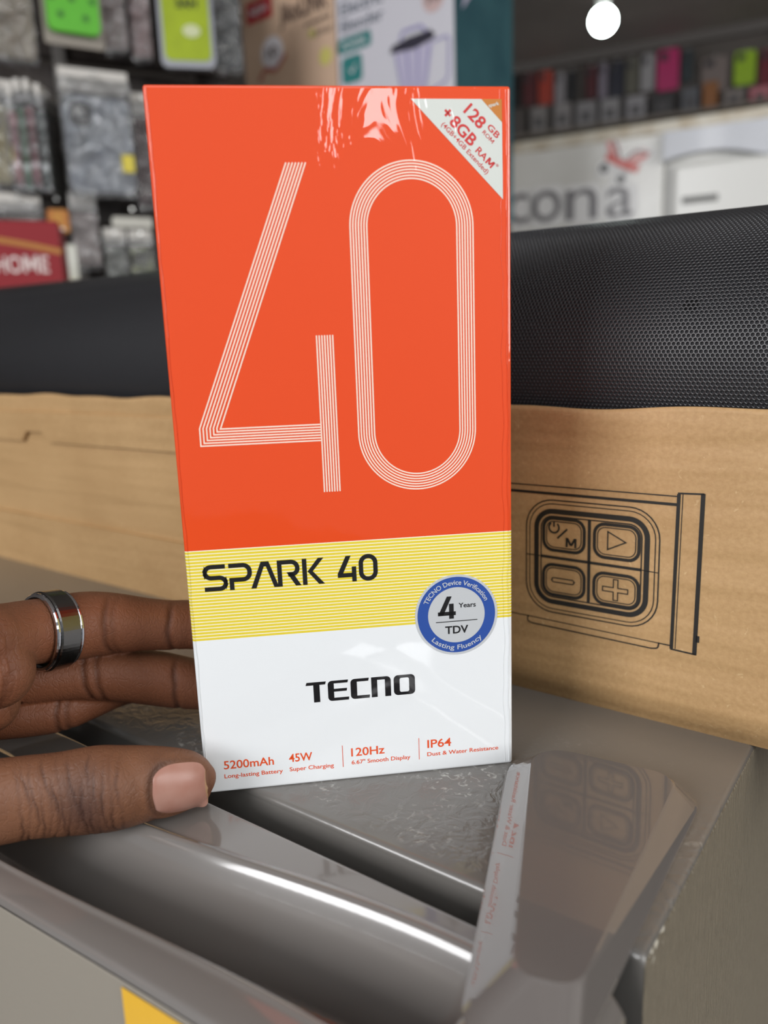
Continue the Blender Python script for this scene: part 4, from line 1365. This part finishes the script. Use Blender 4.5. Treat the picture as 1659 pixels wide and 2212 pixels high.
lm = pack('lime green phone case with clear frame and black lettering', 0.0939, 0.1554, 0.4806, 0.62, (162, 182, 22), -14, -0.010, case=False, pouch=False, second=(150, 168, 20))
V, F = prism(rrect(-0.0335, 0.0335, -0.002, 0.130, 0.009, 5), -0.0036, 0.0070)
mesh_obj('clear_frame', V, F, principled('milky_frame', rgb(150, 152, 160), 0.25, coat=0.6), lm)
fl = Flat(); fl.add(text2d('5AH', 0.002, 0.066, 0.026, 0.011, 0.03, 'CENTER'))
fl.build('lettering', principled('print_dark', rgb(30, 34, 20), 0.5), lm, -0.0052)
fl = Flat(); fl.poly([(0.006 + 0.011 * math.cos(t * 0.3927), 0.040 + 0.0075 * math.sin(t * 0.3927)) for t in range(16)])
fl.build('oval_print', principled('print_pale', rgb(206, 212, 170), 0.5), lm, -0.0052)
pack('dark teal phone-case pack next to the beige juicer carton', 0.160, 0.1965, 0.481, 0.61, (30, 38, 42), -8, 0.0, second=(18, 22, 26))
pack('yellow patterned phone-case pack in the middle row at the left edge', -0.1193, -0.0830, 0.3241, 0.4322, (186, 168, 112), 4, -0.004, second=(120, 108, 60), sticker=(0.006, 0.030, 0.012, 0.018))
pack('pale red phone-case pack hanging edge-on, first beside the yellow patterned one', -0.0826, -0.0755, 0.320, 0.4268, (168, 92, 88), 68, 0.012, width=0.058)
pack('green phone-case pack hanging edge-on between two red ones', -0.0735, -0.0655, 0.3177, 0.4327, (64, 112, 60), 66, 0.012, width=0.058, second=(120, 150, 110))
pack('red phone-case pack hanging edge-on beside the green one', -0.0640, -0.0550, 0.321, 0.4337, (160, 66, 70), 66, 0.012, width=0.058)
pack('dark green phone-case pack hanging edge-on beside the clear pouch', -0.0530, -0.0430, 0.3189, 0.4297, (44, 62, 54), 66, 0.012, width=0.058)
pack('blue-grey phone case in a shiny clear pouch with a yellow price sticker', -0.0354, 0.0467, 0.3176, 0.4506, (150, 158, 172), 0, -0.014, second=(196, 200, 206), sticker=(0.024, 0.030, 0.014, 0.020))
pack('dark maroon phone-case pack close to the orange phone box', 0.049, 0.0767, 0.3075, 0.435, (72, 26, 32), -6, 0.002)
pack('orange and yellow small pack in the bottom row above the red carton', -0.0637, -0.0375, 0.2700, 0.3085, (196, 140, 50), 0, -0.004, case=False, second=(170, 60, 30), pouch=False)
pack('silvery pink pack in the bottom row of the rack', -0.0365, -0.0039, 0.2321, 0.3125, (176, 160, 156), -5, 0.0, case=False, second=(140, 122, 116))
pack('white pack with a yellow lower end beside the red carton', -0.0620, -0.0350, 0.1935, 0.2703, (222, 222, 212), 8, -0.026, case=False, pouch=False, sticker=(-0.008, 0.002, 0.022, 0.022), second=(206, 206, 190))
pack('white oval pack in the bottom row close to the orange phone box', 0.0104, 0.0631, 0.2785, 0.3000, (196, 194, 184), 0, -0.006, case=False, pouch=False, second=(180, 178, 168))
pack('grey-green pack in the bottom row, left of two', -0.0005, 0.0280, 0.201, 0.272, (96, 100, 88), 0, 0.0, case=False)
pack('olive dark pack in the bottom row, right of two', 0.0305, 0.0600, 0.201, 0.272, (62, 64, 50), 0, 0.0, case=False, second=(150, 160, 40))
pack('brownish grey pack in the bottom row above the red carton at the left edge', -0.1182, -0.0675, 0.223, 0.3089, (120, 112, 104), 0, 0.0, case=False)
pack('pale translucent pack hanging beyond the lime green case, behind the phone box', 0.090, 0.140, 0.310, 0.440, (110, 100, 96), 0, 0.0)

# counter that runs behind the fridge, and what stands on it
wood_dark = principled('counter_laminate', rgb(84, 72, 62), 0.45, noise_col=(12, rgb(66, 56, 48), 0.8))
ctr = empty('counter', (-0.40, 0.82, FLOOR_Z), rad(-8))
tag(ctr, 'low dark counter under the red carton, behind the black speaker', 'counter')
box('counter_top', -0.22, 0.20, -0.12, 0.115, 1.40, 1.425, wood_dark, ctr, 0.002, 1)
box('counter_body', -0.20, 0.18, -0.10, 0.10, 0.0, 1.40, wood_dark, ctr)

red = principled('red_carton', rgb(140, 16, 28), 0.55)
hm = empty('red_carton', (-0.3379, 0.7894, FLOOR_Z + 1.425), rad(18))
tag(hm, 'red carton with a gold curve and white HOME lettering at the left edge', 'carton')
box('carton_body', -0.1202, 0.0299, 0.0, 0.10, 0.0, 0.0800, red, hm, 0.002, 2)
RZ = -(FLOOR_Z + 1.425)
fl = Flat(); fl.add(text2d('HO', -0.0310, 0.2060 + RZ, 0.0235, 0.0165, 0.012))
fl.add(letter_m(-0.0058, 0.2060 + RZ, 0.0135, 0.0165, 0.0026)); fl.add(text2d('E', 0.0098, 0.2060 + RZ, 0.0072, 0.0165, 0.012))
fl.build('lettering', principled('white_print', rgb(226, 210, 206), 0.5), hm, -0.0003)
fl = Flat(); fl.stroke([(-0.118 + 0.148 * t, 0.0650 - 0.016 * max(0.0, t - 0.35) ** 1.6 * 1.8) for t in [i / 14 for i in range(15)]], 0.0055)
fl.build('gold_curve', principled('gold_print', rgb(176, 116, 50), 0.35), hm, -0.0003)

# appliance cartons on their stand
CQ = Vector((0.1105, 1.0781, 0.0))
stand = empty('stand_cabinet', (CQ.x, CQ.y, FLOOR_Z), FR_ANG)
tag(stand, 'dark cabinet carrying the appliance cartons, hidden behind the orange phone box', 'cabinet')
box('cabinet_body', -0.36, -0.01, 0.01, 0.16, 0.0, -FLOOR_Z + 0.285, wood_dark, stand, 0.003, 1)
box('cabinet_top', -0.372, -0.004, 0.004, 0.166, -FLOOR_Z + 0.285, -FLOOR_Z + 0.30, wood_dark, stand, 0.002, 1)
CZ = 0.30
def at_carton(name, lbl, x0, x1, ztop_, mat):
    e = empty(name, (CQ.x, CQ.y, CZ), FR_ANG)
    tag(e, lbl, 'carton')
    box('carton_body', x0, x1, 0.0, 0.163, 0.0, ztop_, mat, e, 0.0012, 1)
    return e
beige = principled('beige_print', rgb(214, 184, 158), 0.4, noise_col=(6, rgb(206, 172, 146), 0.8))
offw = principled('white_print_carton', rgb(214, 212, 220), 0.4)
teal = principled('teal_print', rgb(58, 98, 106), 0.35, noise_col=(14, rgb(46, 84, 94), 0.9))
c_teal2 = principled('teal_tag', rgb(48, 128, 126), 0.4)
c_red = principled('red_tag', rgb(186, 36, 44), 0.4)
c_dark = principled('brown_letter', rgb(78, 58, 50), 0.5)
c_grey = principled('grey_letter', rgb(110, 116, 128), 0.5)
c_wht = principled('tag_white', rgb(226, 222, 226), 0.5)
c_lil = principled('lilac_print', rgb(150, 144, 190), 0.4)
c_lil2 = principled('pale_lilac_print', rgb(196, 190, 214), 0.4)
c_yel = principled('lemon_print', rgb(206, 196, 110), 0.5)
c_blk = principled('charcoal_print', rgb(44, 40, 56), 0.4)
jc = at_carton('juicer_carton', 'beige juicer carton with a red tag, standing left of the white blender carton', -0.376, -0.1930, 0.42, beige)
def cz(z): return z - CZ
fl = Flat(); fl.poly(rrect(-0.3645, -0.3105, cz(0.6125), cz(0.6420), 0.003))
fl.build('red_tag', c_red, jc, -0.0004)
fl = Flat(); fl.add(text2d('NEW', -0.338, cz(0.6215), 0.038, 0.012, 0.02, 'CENTER'))
fl.build('tag_text', c_wht, jc, -0.0007)
fl = Flat(); fl.add(text2d('JikoLINK', -0.297, cz(0.5975), 0.094, 0.026, 0.03)); fl.add(text2d('powerful', -0.247, cz(0.5815), 0.046, 0.008, 0.02)); fl.add(text2d('e-Juicer', -0.240, cz(0.5655), 0.044, 0.010, 0.01))
fl.build('lettering', c_dark, jc, -0.0004)
fl = Flat(); fl.disc(-0.3155, cz(0.5640), 0.0225, 32)
fl.build('round_seal', c_wht, jc, -0.0004)
fl = Flat(); fl.add(text2d('10', -0.316, cz(0.5590), 0.022, 0.014, 0.03, 'CENTER'))
fl.build('seal_text', c_dark, jc, -0.0007)
fl = Flat(); fl.stroke(fillet([(-0.344, cz(0.530), 0), (-0.332, cz(0.546), 0.01), (-0.310, cz(0.538), 0.01), (-0.288, cz(0.556), 0)]), 0.006)
fl.build('swirl_print', principled('rust_print', rgb(180, 96, 80), 0.5), jc, -0.0007)
fl = Flat(); fl.disc(-0.2120, cz(0.5350), 0.012, 20); fl.disc(-0.236, cz(0.5700), 0.006, 14)
fl.build('fruit_print', c_yel, jc, -0.0004)
bc = at_carton('blender_carton', 'white electric blender carton with a teal side, above the orange phone box', -0.1905, 0.0, 0.43, offw)
V, F = [(0.0006, 0.001, 0.001), (0.0006, 0.162, 0.001), (0.0006, 0.162, 0.429), (0.0006, 0.001, 0.429)], [(0, 1, 2, 3)]
mesh_obj('teal_side', V, F, teal, bc)
V, F = [(0.0009, 0.02, 0.245), (0.0009, 0.16, 0.375), (0.0009, 0.162, 0.429), (0.0009, 0.10, 0.429)], [(0, 1, 2, 3)]
mesh_obj('pale_flash', V, F, c_lil2, bc)
fl = Flat(); fl.add(text2d('Electric', -0.182, cz(0.5780), 0.074, 0.0165, 0.02)); fl.add(text2d('Blender', -0.182, cz(0.5570), 0.074, 0.0150, 0.02)); fl.add(text2d('multi purpose', -0.180, cz(0.5490), 0.050, 0.0040))
fl.build('lettering', c_grey, bc, -0.0004)
fl = Flat(); fl.poly(rrect(-0.1895, -0.1300, cz(0.5300), cz(0.5490), 0.006)); fl.poly(rrect(-0.1835, -0.1470, cz(0.4900), cz(0.5250), 0.007))
fl.build('teal_tags', c_teal2, bc, -0.0004)
fl = Flat(); fl.add(text2d('POWER', -0.160, cz(0.5355), 0.042, 0.0080, 0.01, 'CENTER')); fl.stroke([(-0.170, cz(0.508)), (-0.165, cz(0.503)), (-0.158, cz(0.513))], 0.002)
fl.build('tag_text', c_wht, bc, -0.0007)
fl = Flat(); fl.poly([(-0.092, cz(0.510)), (-0.030, cz(0.512)), (-0.046, cz(0.440)), (-0.078, cz(0.440))][::-1])
fl.build('jug_print', c_lil2, bc, -0.0004)
fl = Flat()
for x in (-0.090, -0.072, -0.054, -0.036):
    fl.stroke([(x, cz(0.508)), (-0.061 + (x + 0.061) * 0.55, cz(0.440))], 0.0032)
fl.stroke(fillet([(-0.030, cz(0.510), 0), (-0.006, cz(0.512), 0.006), (-0.008, cz(0.460), 0.012), (-0.036, cz(0.452), 0)]), 0.0028)
fl.stroke(fillet([(-0.082, cz(0.523), 0), (-0.078, cz(0.533), 0.006), (-0.048, cz(0.533), 0.006), (-0.040, cz(0.523), 0)]), 0.004)
fl.build('jug_lines', c_lil, bc, -0.0007)
fl = Flat(); fl.poly([(-0.099, cz(0.511)), (-0.096, cz(0.519)), (-0.070, cz(0.524)), (-0.034, cz(0.525)), (-0.027, cz(0.518)), (-0.031, cz(0.513)), (-0.060, cz(0.508))])
fl.build('jug_lid_print', c_blk, bc, -0.0009)
fl = Flat(); fl.disc(-0.029, cz(0.5600), 0.0165, 28)
fl.build('round_seal', principled('pink_seal', rgb(206, 178, 176), 0.5), bc, -0.0004)
fl = Flat(); fl.add(text2d('2YR', -0.029, cz(0.5560), 0.022, 0.009, 0.03, 'CENTER'))
fl.build('seal_text', c_dark, bc, -0.0007)

# ------------------------------------------------------------------ background right: white appliance with a butterfly logo
AP_ANG = rad(-24.5)
AP_O = Vector((0.4515, 1.6120, FLOOR_Z))
app = empty('white_appliance', AP_O, AP_ANG)
tag(app, 'white film-wrapped appliance with grey cona lettering and a butterfly, beyond the speaker', 'appliance')
ap_white = principled('appliance_white', rgb(236, 236, 232), 0.35, coat=0.4, coat_rough=0.2, noise_col=(5, rgb(220, 219, 214), 0.9))
ap_w2 = principled('appliance_panel', rgb(236, 236, 232), 0.3, coat=0.4, coat_rough=0.2)
box('front_face', -0.42, 0.118, 0.0, 0.45, 0.0, -FLOOR_Z + 0.528, ap_white, app, 0.006, 2)
box('right_bay', 0.119, 0.60, 0.002, 0.45, 0.0, -FLOOR_Z + 0.526, ap_white, app, 0.006, 2)
box('raised_panel', 0.132, 0.59, -0.012, 0.003, 0.3, -FLOOR_Z + 0.447, ap_w2, app, 0.010, 3)
box('vent_slot', 0.152, 0.215, -0.014, -0.0115, -FLOOR_Z + 0.374, -FLOOR_Z + 0.386, principled('slot_grey', rgb(116, 116, 114), 0.5), app, 0.001, 1)
box('top_rail', -0.42, 0.60, -0.004, 0.06, -FLOOR_Z + 0.506, -FLOOR_Z + 0.5285, principled('cream_rail', rgb(226, 220, 206), 0.5, noise_col=(30, rgb(186, 168, 140), 0.7)), app, 0.004, 2)
def az(z): return z - FLOOR_Z
V, F = [], []
for i in range(30):
    x = 0.115 + 0.48 * i / 29
    V.append((x, -0.0145 - 0.002 * math.sin(i * 1.3), az(0.505))); V.append((x, -0.0160 - 0.004 * math.sin(i * 0.9 + 1), az(0.452 + 0.012 * math.sin(i * 0.35))))
for i in range(29):
    F.append((2 * i, 2 * i + 1, 2 * i + 3, 2 * i + 2))
mesh_obj('film_wrap', V, F, principled('milky_film', rgb(214, 217, 224), 0.4, coat=0.4, coat_rough=0.35), app, smooth=True)
halo = principled('logo_halo', rgb(240, 240, 240), 0.4)
lg = principled('logo_grey', rgb(132, 130, 134), 0.4)
lr = principled('logo_red', rgb(222, 112, 106), 0.4)
lk = principled('logo_dark', rgb(104, 104, 106), 0.4)
hl = Flat(); lt = Flat()
for ch, x0, x1 in (('e', -0.236, -0.196), ('c', -0.187, -0.144), ('o', -0.1365, -0.078), ('n', -0.0655, -0.0065), ('a', 0.0125, 0.0625)):
    zb, zt = {'e': (0.372, 0.431), 'c': (0.371, 0.430), 'o': (0.369, 0.430), 'n': (0.367, 0.4250), 'a': (0.364, 0.4200)}[ch]
    vf = text2d(ch, 0, 0, 1.0, 0.729, 0.0)
    ys = [p[1] for p in vf[0]]
    y0, y1 = min(ys), max(ys)
    lt.add(([(x0 + (x1 - x0) * p[0], az(zb + (zt - zb) * (p[1] - y0) / (y1 - y0))) for p in vf[0]], vf[1]))
    hl.poly(rrect(x0 - 0.009, x1 + 0.009, az(zb - 0.009), az(zt + 0.009), 0.018))
hl.build('logo_halo', halo, app, -0.0006)
lt.build('logo_letters', lg, app, -0.0024)
def wing(pts, cx, cz_, s):
    return [(cx + x * s, az(cz_ + y * s)) for x, y in pts]
bx0, bz0, bs = 0.040, 0.4640, 0.001
# wings open towards upper left, right, lower left and bottom
W1 = [(-4, 4), (-30, 22), (-32, 44), (-24, 52), (-12, 46), (-4, 24)]
W2 = [(4, 2), (20, 20), (42, 20), (54, 10), (40, -4), (16, -18), (6, -14)]
W3 = [(-6, 0), (-26, 10), (-44, 0), (-44, -16), (-30, -20), (-12, -12)]
W4 = [(-4, -8), (-18, -26), (-12, -42), (4, -44), (10, -30), (6, -14)]
hb_ = Flat()
for wpts in (W1, W2, W3, W4):
    c0 = (sum(p[0] for p in wpts) / len(wpts), sum(p[1] for p in wpts) / len(wpts))
    big = [(c0[0] + (p[0] - c0[0]) * 1.28, c0[1] + (p[1] - c0[1]) * 1.28) for p in wpts]
    m = len(big)
    hb_.poly(wing(rpoly([(p[0], p[1], 6) for p in big], 3), bx0, bz0, bs))
hb_.build('butterfly_halo', halo, app, -0.0012)
b1 = Flat()
for wpts in (W1, W2):
    b1.poly(wing(rpoly([(p[0], p[1], 4) for p in wpts], 3), bx0, bz0, bs))
b1.build('butterfly_pale', principled('logo_pale_pink', rgb(232, 206, 204), 0.4), app, -0.0015)
b2 = Flat()
b2.stroke(wing([(-30, 16), (-8, 2), (10, -8), (30, -16)], bx0, bz0, bs), 0.013)
b2.stroke(wing([(-26, 40), (-14, 10)], bx0, bz0, bs), 0.006)
b2.stroke(wing([(8, -2), (46, 8)], bx0, bz0, bs), 0.006)
b2.build('butterfly_red', lr, app, -0.0018)
b3 = Flat()
b3.disc(bx0 - 0.034, az(bz0 - 0.006), 0.0085, 16); b3.disc(bx0 - 0.002, az(bz0 - 0.030), 0.0080, 16)
b3.stroke(wing([(-20, 50), (-8, 22), (-4, 6)], bx0, bz0, bs), 0.0028)
b3.stroke(wing([(6, 4), (24, 18), (50, 10)], bx0, bz0, bs), 0.0028)
b3.build('butterfly_dark', lk, app, -0.0020)

# ------------------------------------------------------------------ background right: rows of cases on the far wall
BQ = Vector((1.1269, 3.167, 0.0))
far = [((-0.6029, -0.5554, 1.0791, 1.2085), (20, 18, 20), 'black phone case at the far left of the upper row on the back wall'),
       ((-0.5421, -0.4897, 1.0785, 1.1985), (92, 34, 38), 'dark red phone case beside the orange-red one in the upper far row'),
       ((-0.4804, -0.425, 1.0727, 1.1969), (178, 62, 44), 'orange-red phone case in the upper far row'),
       ((-0.4158, -0.3757, 1.0695, 1.1794), (150, 146, 150), 'light grey phone case right of the orange-red one in the far row'),
       ((-0.3704, -0.3289, 1.0712, 1.1805), (18, 18, 22), 'black phone case between two light ones in the far row'),
       ((-0.2934, -0.2545, 1.0683, 1.1849), (84, 26, 34), 'maroon phone case in the middle of the upper far row'),
       ((-0.2458, -0.216, 1.0619, 1.1861), (136, 128, 142), 'narrow lilac-grey phone case beside the maroon one in the far row'),
       ((-0.2057, -0.1539, 1.0592, 1.186), (34, 36, 52), 'navy blue phone case in the upper far row'),
       ((-0.1472, -0.0995, 1.0623, 1.1848), (98, 96, 84), 'olive grey phone case right of the navy one in the far row'),
       ((-0.0914, -0.0427, 1.0652, 1.1916), (160, 158, 160), 'pale grey phone case left of the magenta one in the far row'),
       ((-0.033, 0.0445, 1.0556, 1.1985), (190, 44, 108), 'magenta phone case in the upper far row'),
       ((0.0538, 0.0928, 1.0726, 1.1839), (40, 52, 58), 'dark teal phone case right of the magenta one in the far row'),
       ((0.1229, 0.2134, 1.0262, 1.1447), (128, 116, 112), 'taupe flip case right of the dark teal one in the far row'),
       ((0.2342, 0.3053, 1.0341, 1.1478), (158, 196, 40), 'lime green phone case in the upper far row'),
       ((0.3174, 0.378, 1.0221, 1.1408), (112, 30, 44), 'crimson phone case at the right edge of the upper far row')]
fr_dir = rad(-23)
FX = Vector((math.cos(fr_dir), math.sin(fr_dir), 0))
for (s0, s1, z0, z1), col, lbl in far:
    w, h = (s1 - s0), z1 - z0
    P = BQ + FX * ((s0 + s1) / 2)
    e = empty('phone_case', (P.x, P.y, z0), fr_dir)
    tag(e, lbl, 'phone case', 'cases on the far wall')
    mt = principled('far_' + '_'.join(map(str, col)), rgb(*col), 0.35, coat=0.5)
    V, F = prism(rrect(-w / 2, w / 2, 0.0, h, min(w, h) * 0.16, 5), -0.012, 0.0)
    mesh_obj('case', V, F, mt, e)
    V, F = prism(rrect(-w * 0.38, -w * 0.02, h * 0.72, h * 0.92, w * 0.08, 4), -0.0145, -0.012)
    mesh_obj('camera_frame', V, F, principled('camera_frame', rgb(60, 60, 64), 0.3), e)
    V, F = tube_mesh([(0, -0.008, h + 0.004), (0, 0.012, h + 0.004)], [0.002, 0.002], 8)
    box('hang_tab', -0.008, 0.008, -0.008, -0.004, h - 0.004, h + 0.010, hook_mat, e)
low = [((-0.5841, -0.5269, 0.9796, 1.0669), (84, 78, 74)), ((-0.5118, -0.4389, 0.9862, 1.0641), (140, 136, 134)), ((-0.4187, -0.3455, 0.9873, 1.0625), (150, 146, 146)),
       ((-0.3329, -0.2488, 0.9781, 1.056), (144, 142, 144)), ((-0.2385, -0.1615, 0.979, 1.0526), (154, 152, 154)), ((-0.1444, -0.0657, 0.9757, 1.0485), (158, 156, 160)),
       ((-0.0559, 0.0409, 0.9718, 1.0453), (54, 52, 54)), ((0.0536, 0.122, 0.9663, 1.047), (96, 98, 104)), ((0.1279, 0.1855, 0.9644, 1.0571), (150, 96, 50)),
       ((0.1981, 0.2766, 0.9687, 1.0200), (132, 124, 120)), ((0.2856, 0.3608, 0.9593, 1.0150), (196, 120, 130))]
special = {0: 'dark taupe accessory box at the left end of the far shelf', 6: 'black accessory box in the middle of the far shelf', 7: 'slate blue-grey accessory box right of the black one on the far shelf',
           8: 'brown-orange accessory box on the far shelf', 9: 'warm grey accessory box right of the brown-orange one on the far shelf', 10: 'pink accessory box at the right end of the far shelf'}
shelf_z = 0.955
sh = box('wall_shelf', -0.70, 0.75, -0.10, 0.012, 0.0, 0.016, principled('shelf_board', rgb(120, 112, 104), 0.5), None, 0.002, 1, loc=(BQ.x, BQ.y, shelf_z - 0.016), rz=fr_dir)
tag(sh, 'narrow shelf board under the small boxes on the far wall', 'shelf')
for i, ((s0, s1, z0, z1), col) in enumerate(low):
    P = BQ + FX * ((s0 + s1) / 2)
    w, h = s1 - s0, z1 - shelf_z
    e = empty('accessory_box', (P.x, P.y, shelf_z), fr_dir)
    if i in special:
        tag(e, special[i], 'box', 'boxes on the far shelf')
    else:
        tag(e, '%s of the five light grey accessory boxes, counted from the left, on the far shelf' % ('first', 'second', 'third', 'fourth', 'last')[i - 1], 'box', 'light grey boxes on the far shelf')
    mt = principled('low_' + '_'.join(map(str, col)), rgb(*col), 0.4)
    box('carton_body', -w / 2 * 0.9, w / 2 * 0.9, -0.035, 0.0, 0.0, h, mt, e, 0.002, 1)
    if w > 0.06:
        box('window', -w * 0.22, w * 0.22, -0.037, -0.0345, h * 0.30, h * 0.62, principled('box_window', rgb(86, 84, 86), 0.3), e, 0.001, 1)

# ------------------------------------------------------------------ the lit bulb
bulb = empty('light_bulb', (0.4627, 1.6579, 0.7381))
tag(bulb, 'lit white bulb hanging from the dark ceiling', 'light bulb')
bp_prof = []
for i in range(15):
    a = rad(-90 + 148 * i / 14)
    bp_prof.append((0.0245 * math.cos(a), 0.0245 * math.sin(a)))
def lathe(name, prof_, mat, parent, n=32):
    V, F = [], []
    for r, z in prof_:
        for k in range(n):
            a = 2 * math.pi * k / n
            V.append((max(r, 1e-5) * math.cos(a), max(r, 1e-5) * math.sin(a), z))
    for i in range(len(prof_) - 1):
        for k in range(n):
            F.append((i * n + k, i * n + (k + 1) % n, (i + 1) * n + (k + 1) % n, (i + 1) * n + k))
    return mesh_obj(name, V, F, mat, parent, smooth=True)
em = bpy.data.materials.new('lit_globe'); em.use_nodes = True
eb = em.node_tree.nodes['Principled BSDF']
eb.inputs['Base Color'].default_value = (0.9, 0.95, 0.92, 1)
eb.inputs['Emission Color'].default_value = (0.86, 1.0, 0.95, 1)
eb.inputs['Emission Strength'].default_value = 46.0
lathe('globe', bp_prof, em, bulb)
lathe('bulb_neck', [(0.0130, 0.0207), (0.0140, 0.040), (0.0145, 0.062), (0.0135, 0.066), (0.0135, 0.085), (0.004, 0.090)], principled('bulb_neck', rgb(180, 180, 178), 0.4), bulb)
lathe('cord', [(0.0035, 0.088), (0.0035, CEIL_Z - 0.7381 - 0.02), (0.03, CEIL_Z - 0.7381 - 0.015), (0.03, CEIL_Z - 0.7381)], principled('white_cord', rgb(170, 168, 164), 0.5), bulb, 12)
